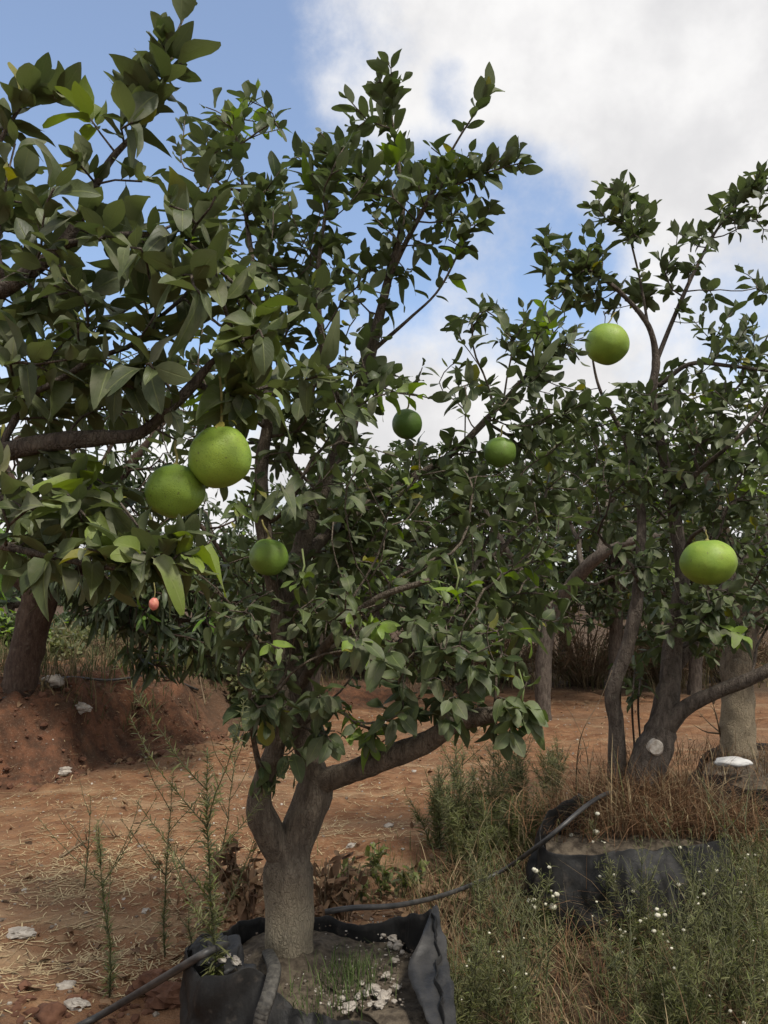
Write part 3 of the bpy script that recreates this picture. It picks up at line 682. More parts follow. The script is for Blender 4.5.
# ---- mango tree on the bank
MB_ = PZ(20, 688, .64); MY = MB_[1]
MBs = MB_.copy(); MBs[2] = float(gz(MBs[0], MBs[1]))
far_tree('mango_tree', 'mango tree with a leaning dark trunk on the red bank and long drooping leaves', MBs,
   [[(MBs[0]-.03, MBs[1], MBs[2]-.1, .18), (MBs[0], MBs[1], MBs[2]+.03, .145)]+pl([(27, 650, MY, .12), (35, 615, MY, .118), (43, 585, MY, .125), (42, 560, MY, .10), (20, 510, MY, .09), (-10, 440, MY, .05), (-30, 380, MY, .02)]),
    pl([(44, 580, MY, .12), (70, 540, MY-.05, .09), (110, 490, MY-.1, .06), (150, 440, MY-.1, .03), (180, 400, MY, .012)]),
    pl([(110, 490, MY-.1, .04), (160, 500, MY-.3, .03), (205, 530, MY-.4, .02), (230, 570, MY-.4, .01)]),
    pl([(34, 590, MY, .08), (-10, 560, MY, .06), (-60, 540, MY, .03)])],
   [(60, 500, 90, 60, 75, MY-.1, 1.1), (150, 500, 70, 60, 65, MY-.1, 1.0), (130, 575, 80, 36, 60, MY-.3, .8), (200, 580, 46, 46, 40, MY-.4, .6), (70, 560, 50, 26, 26, MY-.4, .5), (35, 565, 46, 24, 34, MY-.6, .25), (160, 625, 46, 26, 30, MY-.5, .4), (215, 630, 30, 34, 26, MY-.5, .4), (110, 610, 40, 20, 18, MY-.5, .3), (190, 600, 50, 40, 34, MY-.6, .4), (140, 545, 60, 40, 60, MY-.5, .5), (120, 600, 50, 30, 40, MY-.3, .5), (190, 640, 46, 36, 50, MY-.2, .5), (225, 590, 40, 60, 60, MY, .5), (95, 560, 50, 40, 40, MY+.2, .5), (150, 650, 30, 22, 18, MY-.2, .3),
    (40, 420, 90, 50, 60, MY, 1.0), (170, 420, 80, 60, 64, MY, .9), (110, 370, 90, 40, 34, MY, .8), (-40, 500, 60, 80, 50, MY, 1.0), (5, 545, 30, 30, 12, MY-.5, .2), (60, 340, 80, 40, 14, MY, .8), (240, 520, 30, 40, 14, MY-.2, .5)],
   61, M['bark_mango'], M['mangoleaf'], MANGO, .21, 12, updown=lambda p: -.55, reach=.3, bright=BR([(5, 535, MY-.5, .38, .75)]), spread=.8)  # bright spot: sunlit leaves at the left, sunlight painted with the young-leaf colour
m = MB()
def spheroid(m, c, r, sq=1.0, seg=28, rings=18, lump=.0, seed=0, dimple=.0, **attr):
    th = np.linspace(0, np.pi, rings+1); v = []
    for i, a in enumerate(th):
        for j in range(seg):
            b = 2*np.pi*j/seg
            d = np.array([math.sin(a)*math.cos(b), math.sin(a)*math.sin(b), math.cos(a)])
            k = 1+lump*mnoise.noise(Vector(d*1.6+seed))-dimple*math.exp(-(a/.28)**2)
            v.append(c+d*r*k*np.array([1, 1, sq]))
    id_ = np.arange((rings+1)*seg).reshape(rings+1, seg)
    a = id_[:-1]; b = np.roll(id_, -1, 1)[:-1]; c_ = np.roll(id_, -1, 1)[1:]; d = id_[1:]
    m.add(np.array(v), np.stack([a, d, c_, b], -1).reshape(-1, 4), **attr)
mp = PY(154, 604, MY-1.15)
mo = thing('mango', mp, 'small pinkish red mango hanging at the lower edge of the mango leaves', 'mango')
spheroid(m, np.zeros(3), .037, 1.25, lump=.12); m.build('fruit', M['mango'], mo)
m = MB(); tube(m, spline([(0, 0, .04), (.005, .0, .1), (-.02, .02, .2)], n=8), .004, 6); m.build('stalk', M['stalk'], mo)

# ---- trees and shrubs further off
G2 = 'trees beyond the track'
def round_tree(label, px, Yt, top, bottom, halfw, seed, n, size, youngp=.02, name='citrus_tree', leaf='farleaf', group=G2):
    bx = PY(px, 600, Yt)[0]; zb = float(gz(bx, Yt)); b = np.array([bx, Yt, zb])
    pix = lambda z: 512-F*((z-CAMZ)/Yt*math.cos(PITCH)-math.sin(PITCH))   # good enough for building heights
    mid = (top+bottom)/2; hh = (bottom-top)/2
    far_tree(name, label, b, [[(bx, Yt, zb-.1, .10), (bx+.05, Yt, zb+.5, .08), (*PY(px+6, mid+hh*.5, Yt), .07), (*PY(px, mid-hh*.2, Yt), .05), (*PY(px-8, top+hh*.3, Yt), .02)],
        [(*PY(px+6, mid+hh*.5, Yt), .07), (*PY(px+halfw*.5, mid, Yt-.3), .03)], [(*PY(px+6, mid+hh*.5, Yt), .07), (*PY(px-halfw*.5, mid, Yt+.3), .03)]],
        [(px, mid, halfw, hh, n, Yt, halfw*Yt/F*.9), (px-halfw*.45, mid+hh*.3, halfw*.6, hh*.6, n//3, Yt, .8), (px+halfw*.4, mid-hh*.2, halfw*.6, hh*.7, n//3, Yt-.3, .8)],
        seed, M['bark_plain'], M[leaf], FAR, size, 10, youngp=youngp, group=group)
round_tree('dense dark citrus tree seen between the forked trunk and the leaning stem', 415, 13.3, 430, 655, 105, 71, 330, .19)
round_tree('round citrus tree showing low behind the trunk of the tall pomelo tree', 310, 9.8, 460, 660, 90, 72, 240, .19)
round_tree('full crowned citrus tree behind the high arc of the curving dark stem', 610, 11.3, 395, 640, 105, 83, 380, .16)
round_tree('shady citrus tree behind the lowest leaves of the tall pomelo tree', 370, 12.4, 430, 655, 100, 84, 320, .17)
round_tree('citrus tree with a low skirt of leaves behind the hanging leaves of the low limb', 480, 13.2, 445, 640, 80, 81, 260, .19)
round_tree('citrus tree in the gap between the many stemmed tree and the straight pale trunk', 720, 13.4, 420, 640, 100, 82, 320, .2)
round_tree('tall dark tree standing behind the right end of the brown brush', 690, 11.5, 430, 650, 130, 73, 330, .18)
round_tree('dark tree filling the space behind the mango tree crown', 215, 12.5, 490, 645, 110, 74, 220, .2)
round_tree('tree with pale foliage far beyond the mango trunk', 10, 19, 540, 628, 90, 75, 90, .28, .1)
round_tree('broad tree half hidden behind the brown brush by the track', 560, 14.8, 450, 625, 110, 76, 300, .22)

# ------------------------------------------------------------------ fruits
def fruit(key, label, seed):
    px, py, dpx, Yf, sq, _, yg = FR[key]
    c = PY(px, py, Yf); r = dpx*Yf/F/2*.99
    o = thing('pomelo', c, label, 'pomelo', 'green pomelos hanging in the trees')
    m = MB(); spheroid(m, np.zeros(3), r, sq, 40, 26, .055, seed, .05, young=yg); m.build('fruit', M['fruit'], o)
    top = np.array([0, 0, r*sq*.95]); e = stalk_top[key]-c
    m = MB()
    if key == 'near_right':
        pts = [top, top+[0.002, 0, .03], (top+e)/2+[.006, 0, .0], e+[.004, 0, -.012], e+[-.004, .01, .006], e+[-.016, .02, .002]]
    else:
        pts = [top, top*.7+e*.3+[.003, 0, 0], top*.3+e*.7+[-.002, 0, 0], e]
    tube(m, spline(pts, n=14), np.linspace(.0036, .0026, 14), 6, True); stk = m.build('stalk', M['stalk'], o)
    m = MB(); tube(m, np.array([top+[0, 0, -.006], top+[0, 0, .002], top+[0, 0, .006]]), [.011, .009, .004], 10, True, .3); m.build('calyx', M['stalk'], stk)
    if key == 'near_right':
        m = MB(); rr = np.random.default_rng(5)
        put_leaves(m, CITRUS, np.array([top+[0, -.012, .012], top+[.01, -.008, .014]]), np.array([[.25, -.75, -.75], [.9, -.2, .1]]), np.array([[0, -.5, .6], [0, 0, 1.]]), np.array([.042, .03]), np.array([.5, .5]), np.array([1, 1.]), rr)
        m.build('sepal_leaf', M['sepal'], stk)
    return o
fruit('near_right', 'light green pomelo hanging on a long bent stalk, higher of the touching pair', 1)
fruit('near_left', 'green pomelo hanging just below and beside another, lower of the touching pair', 2)
fruit('trunk', 'small green pomelo hanging beside the dark limb low in the tall pomelo tree', 3)
fruit('gap', 'dull dark green pomelo hanging against the white cloud gap behind twigs', 4)
fruit('cluster', 'shaded green pomelo half hidden by leaves between the two crowns', 5)
fruit('sky', 'bright green pomelo hanging high against the pale sky in the many stemmed tree', 6)
fruit('low', 'large flattened green pomelo hanging low on a bare twig above the pale trunk', 7)

# ------------------------------------------------------------------ grow bags
def grow_bag(name, label, rim, bottom_scale, soil_z, seed, heap=None, pull=None):
    """rim: closed list of world points; a sack of plastic film standing on the ground with wrinkled walls"""
    rim = np.array(rim); n = 180
    cl = np.vstack([rim, rim[:1]]); c0 = rim[:, :2].mean(0)
    rs = spline(np.vstack([rim[-1:], cl, rim[1:2]]), n=400)
    s0 = np.argmin(np.linalg.norm(rs-rim[0], axis=1)[:200]); s1 = 200+np.argmin(np.linalg.norm(rs-rim[0], axis=1)[200:])
    rs = rs[s0:s1+1]; x = np.linspace(0, len(rs)-1, n+1)[:-1]
    rs = np.stack([np.interp(x, np.arange(len(rs)), rs[:, k]) for k in range(3)], 1)
    for i in range(n):
        q = Vector((rs[i, 0]*5+seed, rs[i, 1]*5, 2.0)); rs[i] += np.array([.030*mnoise.noise(q), .030*mnoise.noise(q+Vector((5, 5, 5))), .035*mnoise.noise(q+Vector((9, 1, 4)))+.005*mnoise.noise(q*3.1)-.004])
    root = thing(name, (c0[0], c0[1], float(gz(*c0))), label, 'grow bag', 'black grow bags in a row'); off = np.array(root.location)
    def outw(p): d = p[:, :2]-c0; return nrm(d)
    o2 = outw(rs)
    rx, ry = np.abs(rs[:, 0]-c0[0]).max(), np.abs(rs[:, 1]-c0[1]).max()
    ang = np.arctan2((rs[:, 1]-c0[1])/ry, (rs[:, 0]-c0[0])/rx)
    bot = np.stack([c0[0]+np.cos(ang)*rx*bottom_scale, c0[1]+np.sin(ang)*ry*bottom_scale, np.zeros(n)], 1)
    bot[:, 2] = [float(gz(a, b))-.03 for a, b in bot[:, :2]]
    rings = []
    K = 30
    for k in range(K+1):
        t_ = k/K; p = bot*(1-t_)+rs*t_
        p[:, :2] += o2*(.022*math.sin(math.pi*t_))
        for i in range(n):
            q = Vector((math.cos(ang[i])*2.2+seed, math.sin(ang[i])*2.2, t_*1.3))
            fold = .022*mnoise.noise(q*2.0)+.024*mnoise.noise(Vector((q.x*3.2, q.y*3.2, t_*.7)))+.003*mnoise.noise(q*7)+.05*(abs(mnoise.noise(Vector((q.x*2.1+3, q.y*2.1, t_*2.6+q.x*.8))))-.2)+.012*(abs(mnoise.noise(Vector((q.x*4.5, q.y*4.5+7, t_*5+q.y))))-.2)
            p[i, :2] += o2[i]*fold*(.35+.65*math.sin(math.pi*min(t_, .9)))
            p[i, 2] += .012*mnoise.noise(q*3+Vector((9, 2, 1)))*t_
        rings.append(p)
    top = rings[-1]
    for (dx, dz) in ((-.002, .0025), (-.005, .0005), (-.008, -.02), (-.012, -.06), (-.03, -.14)):
        p = top.copy(); p[:, :2] += o2*dx; p[:, 2] += dz
        for i in range(n): p[i, :2] += o2[i]*.006*mnoise.noise(Vector((ang[i]*4, dz*20, seed)))
        rings.append(p)
    V = np.concatenate(rings)-off; id_ = np.arange(len(rings)*n).reshape(len(rings), n)
    a = id_[:-1]; b = np.roll(id_, -1, 1)[:-1]; c_ = np.roll(id_, -1, 1)[1:]; d = id_[1:]
    m = MB(); m.add(V, np.stack([a, b, c_, d], -1).reshape(-1, 4)); m.build('bag_wall', M['film'], root)
    # soil
    inner = top.copy(); inner[:, :2] += o2*-.03
    m = MB(); vs, K2 = [], 18
    for k in range(K2+1):
        f = 1-k/K2
        for i in range(n):
            x_, y_ = c0+(inner[i, :2]-c0)*f
            zed = min(soil_z, inner[i, 2]-.04)*f+soil_z*(1-f)
            if heap is not None: zed += heap[2]*math.exp(-((x_-heap[0])**2+(y_-heap[1])**2)/heap[3]**2)
            zed += .016*mnoise.noise(Vector((x_*9, y_*9, seed)))+.008*mnoise.noise(Vector((x_*30, y_*30, seed)))
            vs.append((x_-off[0], y_-off[1], zed-off[2]))
    id_ = np.arange((K2+1)*n).reshape(K2+1, n); a = id_[:-1]; b = np.roll(id_, -1, 1)[:-1]; c_ = np.roll(id_, -1, 1)[1:]; d = id_[1:]
    m.add(np.array(vs), np.stack([a, b, c_, d], -1).reshape(-1, 4)); m.build('soil', M['bedsoil'], root)
    return root, off
rim1 = [PZ(*a) for a in ((246, 922, .33), (222, 930, .37), (203, 930, .40), (186, 950, .38), (200, 972, .35), (228, 975, .38), (256, 972, .38), (285, 998, .32), (330, 1020, .29), (375, 1026, .285), (415, 1030, .31), (447, 1036, .35), (440, 985, .385), (432, 908, .45), (418, 911, .42), (392, 916, .365), (360, 920, .33), (325, 918, .32), (285, 915, .31))]
bag1, off1 = grow_bag('grow_bag', 'torn black plastic grow bag holding the tall pomelo tree, its grey rim sagging open', rim1, .92, .285, 1, (base[0], base[1], .06, .13))
# folded flap of film on the right-hand side, ribbed carrying strap over the front wall
def sheet(mb, A, B, n=24, k=10, wr=.012, seed=0, thick=.004):
    A = spline(A, n=n); B = spline(B, n=n); v = []
    for sgn in (0, 1):
        for j in range(k+1):
            f = j/k
            for i in range(n):
                p = A[i]*(1-f)+B[i]*f
                w = wr*mnoise.noise(Vector((i*.35+seed, j*.4, seed)))*2
                v.append(p+np.array([w*.6, w+sgn*thick, w*.8-sgn*thick*.5]))
    id_ = np.arange(2*(k+1)*n).reshape(2, k+1, n); q = []
    for s_ in (0, 1):
        I = id_[s_]; z = np.stack([I[:-1, :-1], I[:-1, 1:], I[1:, 1:], I[1:, :-1]], -1).reshape(-1, 4)
        q.append(z if s_ == 0 else z[:, ::-1])
    ring = np.concatenate([id_[:, 0, :], id_[:, :, -1][:, 1:], id_[:, -1, ::-1][:, 1:], id_[:, ::-1, 0][:, 1:]], 1)
    q.append(np.stack([ring[0, :-1], ring[1, :-1], ring[1, 1:], ring[0, 1:]], -1))
    mb.add(np.array(v), np.concatenate(q))
m = MB()
sheet(m, [PZ(433, 906, .455)-off1, PZ(420, 940, .42)-off1, PZ(408, 972, .37)-off1, PZ(432, 1030, .35)-off1], [PZ(434, 905, .45)-off1+[.01, 0, 0], PZ(447, 950, .40)-off1, PZ(453, 990, .37)-off1, PZ(458, 1036, .34)-off1], seed=3, wr=.008)
m.build('rim_flap', M['film_grey'], bag1)
m = MB()
sheet(m, [PZ(187, 947, .39)-off1, PZ(205, 938, .4)-off1, PZ(235, 935, .39)-off1], [PZ(196, 965, .35)-off1, PZ(222, 968, .355)-off1, PZ(255, 975, .35)-off1], seed=5, wr=.02)
m.build('rim_fold', M['film_grey'], bag1)
m = MB()
st = spline([PZ(268, 954, .33), PZ(272, 962, .375), PZ(274, 972, .40), PZ(270, 990, .39)+[0, -.02, 0], PZ(263, 1012, .34)+[0, -.03, 0], PZ(259, 1045, .25)+[0, -.03, 0]], n=90)-off1
T_, N_, B_ = frames(st)
vs = []; wdt = .021
side = nrm(np.cross(T_, np.array([0, -.6, .8]))); nn = np.cross(side, T_)
for i in range(len(st)):
    rib = .006 if i % 2 else 0.0
    for (a_, b_) in ((-1, 0), (-.8, .008), (0, .011), (.8, .008), (1, 0), (0, -.005)):
        vs.append(st[i]+side[i]*a_*wdt+nn[i]*(b_+rib*(abs(a_) < .9)))
id_ = np.arange(len(vs)).reshape(-1, 6); a = id_[:-1]; b = np.roll(id_, -1, 1)[:-1]; c_ = np.roll(id_, -1, 1)[1:]; d = id_[1:]
m.add(np.array(vs), np.stack([a, b, c_, d], -1).reshape(-1, 4)); m.build('ribbed_strap', M['strap'], bag1)

rim2 = [PZ(*a) for a in ((548, 850, .41), (575, 852, .40), (620, 852, .41), (662, 850, .41), (698, 848, .42), (722, 830, .43), (715, 800, .46), (670, 792, .47), (610, 790, .50), (585, 792, .54), (552, 806, .53), (540, 832, .46))]
bag2, off2 = grow_bag('grow_bag', 'black plastic grow bag half buried in weeds, with a crumpled raised corner', rim2, .86, .40, 2, (b2[0], b2[1], .12, .3))
rim3 = [PZ(*a) for a in ((700, 765, .38), (725, 782, .36), (770, 790, .37), (815, 780, .40), (810, 750, .42), (770, 742, .42), (725, 740, .43))]
bag3, off3 = grow_bag('grow_bag', 'third black grow bag at the frame edge with a white foam block on its soil', rim3, .98, .37, 3, (b3[0], b3[1], .08, .25))

# ------------------------------------------------------------------ irrigation hoses
def hose(label, pts, r):
    m = MB(); p = spline(pts, n=90); tube(m, p-p[0], r, 10, True)
    o = m.build('irrigation_hose', M['hose']); o.location = p[0]; return tag(o, label, 'hose', 'black irrigation hoses')
gl = lambda px, py, dz=.015: (lambda p: np.array([p[0], p[1], gzn(p[0], p[1])+dz]))(PZ(px, py, .01))
hose('black irrigation hose rising from the red soil to the left corner of the torn bag', [gl(30, 1060), gl(92, 1022), PZ(130, 998, .14), PZ(170, 974, .30), PZ(200, 956, .40), PZ(216, 948, .40), PZ(232, 944, .36)], .0125)
hose('thin black irrigation hose running from the torn bag up to the half buried bag', [PZ(325, 912, .385), PZ(352, 908, .39), PZ(400, 905, .34), PZ(450, 893, .22), PZ(500, 872, .22), PZ(535, 848, .40), PZ(560, 828, .5), PZ(586, 806, .56), PZ(606, 794, .56), PZ(622, 792, .48), PZ(640, 800, .38)], .0095)

hose('thin black irrigation hose lying along the crest of the red bank', [(lambda x_, y_: (x_, y_, float(gz(x_, y_))+.03))(-2.95+1.5*q_-.62+.03*math.sin(9*q_), 5.95+2.55*q_+.36) for q_ in (-.1, .15, .4, .6, .8, 1.0)], .012)
# ------------------------------------------------------------------ stones, pebbles, litter
def rock(name, label, p, r, seed, group, mat='stone', sq=(1, .8, .55)):
    m = MB(); rr = np.random.default_rng(seed)
    th = np.linspace(0, np.pi, 13); v = []
    for a in th:
        for j in range(18):
            b = 2*np.pi*j/18; d = np.array([math.sin(a)*math.cos(b), math.sin(a)*math.sin(b), math.cos(a)])
            k = 1+.5*mnoise.noise(Vector(d*1.3+seed*3.1))+.3*mnoise.noise(Vector(d*3+seed))+.15*mnoise.noise(Vector(d*7+seed))
            v.append(d*r*k*np.array(sq))
    ry = rr.uniform(0, 6.28); v = np.array(v); c, s_ = math.cos(ry), math.sin(ry)
    v[:, :2] = v[:, :2]@np.array([[c, s_], [-s_, c]])
    id_ = np.arange(234).reshape(13, 18); a = id_[:-1]; b = np.roll(id_, -1, 1)[:-1]; c_ = np.roll(id_, -1, 1)[1:]; d = id_[1:]
    m.add(v, np.stack([a, d, c_, b], -1).reshape(-1, 4))
    o = m.build(name, M[mat], None, seed % 3 == 0); o.location = p
    return tag(o, label, 'stone', group)
gs = lambda px, py, z=.0: (lambda p: np.array([p[0], p[1], gzn(p[0], p[1])+z]))(PZ(px, py, .01))
for (px, py, r_, lab, sd) in [(22, 931, .045, 'flat pale stone lying alone on the red track at the frame edge', 1), (146, 906, .022, 'small white stone on the red track behind the thin weeds', 2), (66, 984, .026, 'rounded white stone on the soil above the sloping hose', 3),
      (76, 1003, .034, 'broken white stone among red clods below the rounded white stone', 4), (124, 895, .012, 'tiny white stone on the track beside the middle thin weed', 5), (389, 826, .026, 'white stone on the track under the low spreading limb', 6), (352, 843, .03, 'pale stone on the track between the trunk and the green seedlings', 7), (414, 771, .02, 'small pale stone far along the track under the limb', 8)]:
    rock('stone', lab, gs(px, py, r_*.2), r_, sd, 'pale stones on the red track', sq=(1.3, .8, .5))
for (px, py, r_, lab, sd) in [(53, 688, .11, 'large white stone on top of the bank beside the mango trunk', 9), (82, 689, .085, 'smaller white stone on the bank next to the largest one', 10), (68, 699, .055, 'lowest white stone at the edge of the bank', 11), (205, 687, .07, 'pale stone on the far end of the bank below the mango leaves', 12)]:
    p = PZ(px, py, .62 if px < 100 else .35); p[2] = float(gz(p[0], p[1]))+r_*.25
    rock('stone', lab, p, r_, sd, 'white stones along the bank')
inbag = [(406, 936, .024), (390, 945, .012), (377, 992, .012), (389, 992, .013), (366, 993, .011), (380, 1004, .012), (394, 1001, .010), (358, 996, .010), (347, 1006, .009), (340, 1008, .008), (402, 952, .009), (393, 938, .010), (410, 926, .012), (383, 935, .009), (395, 960, .008), (373, 976, .008), (398, 945, .018), (413, 941, .015), (400, 925, .011), (373, 988, .017), (384, 997, .015), (397, 987, .014), (362, 983, .009), (352, 1006, .012), (370, 1004, .011), (343, 998, .010), (208, 951, .015), (229, 956, .013), (222, 960, .012), (236, 961, .012), (214, 957, .010), (391, 930, .012), (386, 975, .009), (345, 1012, .010), (329, 1004, .008), (284, 958, .006)]
for i, (px, py, r_) in enumerate(inbag):
    z = .305 if px > 250 else .372
    rock('stone', 'small white stone lying on the soil inside the torn bag' if i else 'largest white stone inside the torn bag, near its raised corner', PZ(px, py, z-r_*.25), r_*(1.25 if i == 0 else (.7, 1.0, 1.35)[i % 3]), 20+i, 'white stones in the torn bag', sq=(1.25, .85, .65))
rock('stone', 'red soil clod below the hose at the frame bottom', gs(52, 1014, .005), .048, 51, 'red clods', 'clod', (1.2, 1, .7))
rock('stone', 'red soil clod beside the rounded white stone and hose', gs(150, 985, .02), .055, 52, 'red clods', 'clod', (1.2, 1, .7))
rock('stone', 'long red soil clod in front of the grow bag corner', gs(172, 1000, .02), .06, 53, 'red clods', 'clod', (1.4, 1, .7))
# white scrap on the third bag
m = MB(); pw = PZ(733, 762, .46); spheroid(m, np.zeros(3), .1, .28, 24, 12, .25, 6)
o = m.build('foam_block', M['plastic']); o.location = pw; o.scale = (1.15, .75, 1); tag(o, 'flat white rounded foam block lying on the soil of the third bag', 'foam block')
# bulk pebbles in the bags and on the track (uncountable)
def bulk_pebbles(pts, sizes, name, label, mat, seed):
    r = np.random.default_rng(seed); m = MB()
    B8 = nrm(np.array([(x, y, z) for x in (-1, 1) for y in (-1, 1) for z in (-1, 1)], float))
    A6 = np.array([(1, 0, 0), (-1, 0, 0), (0, 1, 0), (0, -1, 0), (0, 0, 1), (0, 0, -1)], float)
    V0 = np.vstack([A6, B8])
    tri = []
    for ax in range(6):
        nb = [6+i for i in range(8) if B8[i].dot(A6[ax]) > .3]
        c = A6[ax]; u = A6[(ax//2*2+2) % 6]; w = np.cross(c, u)
        nb.sort(key=lambda i: math.atan2(V0[i].dot(w), V0[i].dot(u)))
        for j in range(4): tri.append((ax, nb[j], nb[(j+1) % 4]))
    tri = np.array(tri)
    k = len(pts); jit = r.uniform(.7, 1.25, (k, len(V0), 1)); sc3 = r.uniform(.6, 1.2, (k, 1, 3))*[[[1, 1, .7]]]
    v = pts[:, None, :]+V0[None]*jit*sc3*sizes[:, None, None]
    m.add(v.reshape(-1, 3), None, (tri[None]+(np.arange(k)*len(V0))[:, None, None]).reshape(-1, 3), tint=np.repeat(r.random(k)**2.6, len(V0)))
    o = m.build(name, M[mat], None, False); return tag(o, label, 'pebbles' if mat == 'pebble' else 'soil', kind='stuff')
pts = []
for _ in range(1500):
    px, py = R.uniform(200, 425), R.uniform(915, 1020)
    if (px-288)**2 < 900 and py < 960: continue
    if px > 250 and px < 380 and py < 985 and R.random() < .6: continue
    if (405 < px and py > 960) or (py > 985 and px < 315) or py > 1008: continue
    
    if px < 250 and not (205 < px and 945 < py < 963): continue
    p = PZ(px, py, .30 if px > 250 else .365); pts.append(p)
pts = np.array(pts); bulk_pebbles(pts, R.uniform(.0015, .0055, len(pts)), 'gravel', 'fine pale gravel on the soil of the torn bag', 'pebble', 1)
x = R.uniform(-4, 3.2, 4200); y = 2.0+9*R.random(4200)**1.6
k = (np.abs(x) < .75*y) & (veg_field(x, y) < R.random(4200)); x, y = x[k], y[k]
pts = np.array([(a, b, gzn(a, b)+.001) for a, b in zip(x, y)]); bulk_pebbles(pts, R.gamma(2, .0026, len(pts))+.0015, 'gravel', 'scattered small pebbles on the red track', 'pebble', 2)
x = np.r_[R.uniform(-1.6, .2, 700), R.uniform(-3.4, -1.3, 700)]; y = np.r_[R.uniform(2.0, 3.2, 700), R.uniform(5.7, 8.4, 700)]
bb_ = bank_field(x, y)[1]; k = (np.arange(1400) < 700) | (bb_ > .25); x, y = x[k], y[k]
pts = np.array([(a, b, gzn(a, b)+.002) for a, b in zip(x, y)]); bulk_pebbles(pts, R.gamma(2, .007, len(pts))+.003, 'soil_clods', 'crumbly red soil clods on the track edge and bank', 'clod', 3)

# straw and dead leaves
def strips(m, pts, L, w, seed, flat=True, lift=.004):
    r = np.random.default_rng(seed); k = len(pts)
    a = r.uniform(0, 6.28, k); d = np.stack([np.cos(a), np.sin(a), r.normal(0, .05, k)], 1); s_ = np.stack([-np.sin(a), np.cos(a), np.zeros(k)], 1)
    bend = r.normal(0, .10, k)[:, None]; vs = []
    for f in (-.5, -.17, .17, .5):
        c = pts+d*(L*f)[:, None]+s_*bend*(L*(f*f*2))[:, None]+np.array([0, 0, 1])*(lift+abs(f)*r.uniform(-.004, .012, k))[:, None]
        vs += [c-s_*w/2, c+s_*w/2]
    v = np.stack(vs, 1)
    q = np.array([(0, 1, 3, 2), (2, 3, 5, 4), (4, 5, 7, 6)])
    m.add(v.reshape(-1, 3), (q[None]+(np.arange(k)*8)[:, None, None]).reshape(-1, 4), tint=np.repeat(r.random(k), 8), young=0)
pts = []
cl_ = [(PZ(*a, .01), s) for a, s in [((70, 845), .35), ((130, 860), .3), ((100, 930), .4), ((180, 960), .3), ((60, 880), .25), ((200, 830), .5), ((160, 790), .7), ((220, 770), .7), ((100, 800), .6), ((340, 830), .4), ((440, 790), .5), ((560, 740), .9), ((620, 700), 1.0), ((400, 760), .7), ((230, 890), .35), ((30, 960), .3), ((210, 745), .8)]]
while len(pts) < 9000:
    if R.random() < .7:
        c, s_ = cl_[R.integers(len(cl_))]; a, b = c[0]+R.normal(0, s_), c[1]+R.normal(0, s_*.55)
    else: a, b = R.uniform(-4, 4), 2+9*R.random()**1.4
    if b < 1.9 or b > 12 or veg_field(a, b) > R.random()+.2: continue
    pts.append((a, b, gzn(a, b)))
pts = np.array(pts); m = MB(); strips(m, pts, np.where(R.random(len(pts)) < .6, R.gamma(3, .009, len(pts))+.008, R.gamma(3, .026, len(pts))+.02), R.uniform(.0015, .0055, len(pts))[:, None], 9)
tag(m.build('straw_litter', M['straw'], None, False), 'loose pale straw strewn over the red track', 'straw', kind='stuff')
pts, sz = [], []
zone = [(PZ(480, 960, .0), .35, 420), (PZ(470, 900, 0), .3, 220), (PZ(250, 900, .1), .25, 160), (PZ(330, 890, .1), .22, 160), (PZ(180, 750, .0), .8, 260), (PZ(600, 880, 0), .5, 240), (PZ(110, 990, 0), .4, 60), (PZ(560, 700, 0), 1.4, 160), (PZ(420, 750, 0), 1, 120), (PZ(160, 870, 0), .8, 120)]
for c, s_, n_ in zone:
    for _ in range(n_):
        a, b = c[0]+R.normal(0, s_), c[1]+R.normal(0, s_*.7)
        if b < 1.9: continue
        pts.append((a, b, gzn(a, b)+R.uniform(.004, .03)))
pts = np.array(pts); k = len(pts); m = MB()
put_leaves(m, CITRUS, pts, np.c_[R.normal(0, 1, (k, 2)), R.normal(0, .25, k)], np.c_[R.normal(0, .5, (k, 2)), np.ones(k)], R.uniform(.03, .085, k), R.random(k), np.zeros(k), R)
tag(m.build('leaf_litter', M['deadleaf']), 'dry brown fallen leaves lying under the trees', 'dead leaves', kind='stuff')

# ------------------------------------------------------------------ grass (uncountable)
def blades(m, pts, h, w, seed, lean=.5, green=.0):
    r = np.random.default_rng(seed); k = len(pts)
    a = r.uniform(0, 6.28, k); d = np.stack([np.cos(a), np.sin(a), np.zeros(k)], 1); s_ = np.stack([-np.sin(a), np.cos(a), np.zeros(k)], 1)
    ln = np.abs(r.normal(lean, lean*.5, k)); vs = []
    for f, ww in ((0, 1), (.35, .9), (.7, .6), (1, .08)):
        c = pts+np.array([0, 0, 1])*(h*f*(1-.35*ln*f))[:, None]+d*(h*ln*f*f)[:, None]
        vs += [c-s_*(w*ww/2)[:, None], c+s_*(w*ww/2)[:, None]]
    v = np.stack(vs, 1); q = np.array([(0, 1, 3, 2), (2, 3, 5, 4), (4, 5, 7, 6)])
    m.add(v.reshape(-1, 3), (q[None]+(np.arange(k)*8)[:, None, None]).reshape(-1, 4), tint=np.repeat(r.random(k), 8), young=np.repeat((r.random(k) < green)*r.uniform(.5, 1, k), 8))
def scatter(n, xlo, xhi, ylo, yhi, dens, clump=.0, seed=0):
    r = np.random.default_rng(seed); out = []
    while len(out) < n:
        a, b = r.uniform(xlo, xhi), r.uniform(ylo, yhi)
        if dens(a, b)*(.35+.65*(mnoise.noise(Vector((a*3.1, b*3.1, seed)))*.5+.5)*1.6) > r.random():
            for _ in range(3): 
                aa, bb = a+r.normal(0, .02), b+r.normal(0, .02); out.append((aa, bb, gzn(aa, bb)-.005))
    return np.array(out)
def in_bag1(a, b):
    return (abs(a+.13) < .5) and (2.2 < b < 2.95)
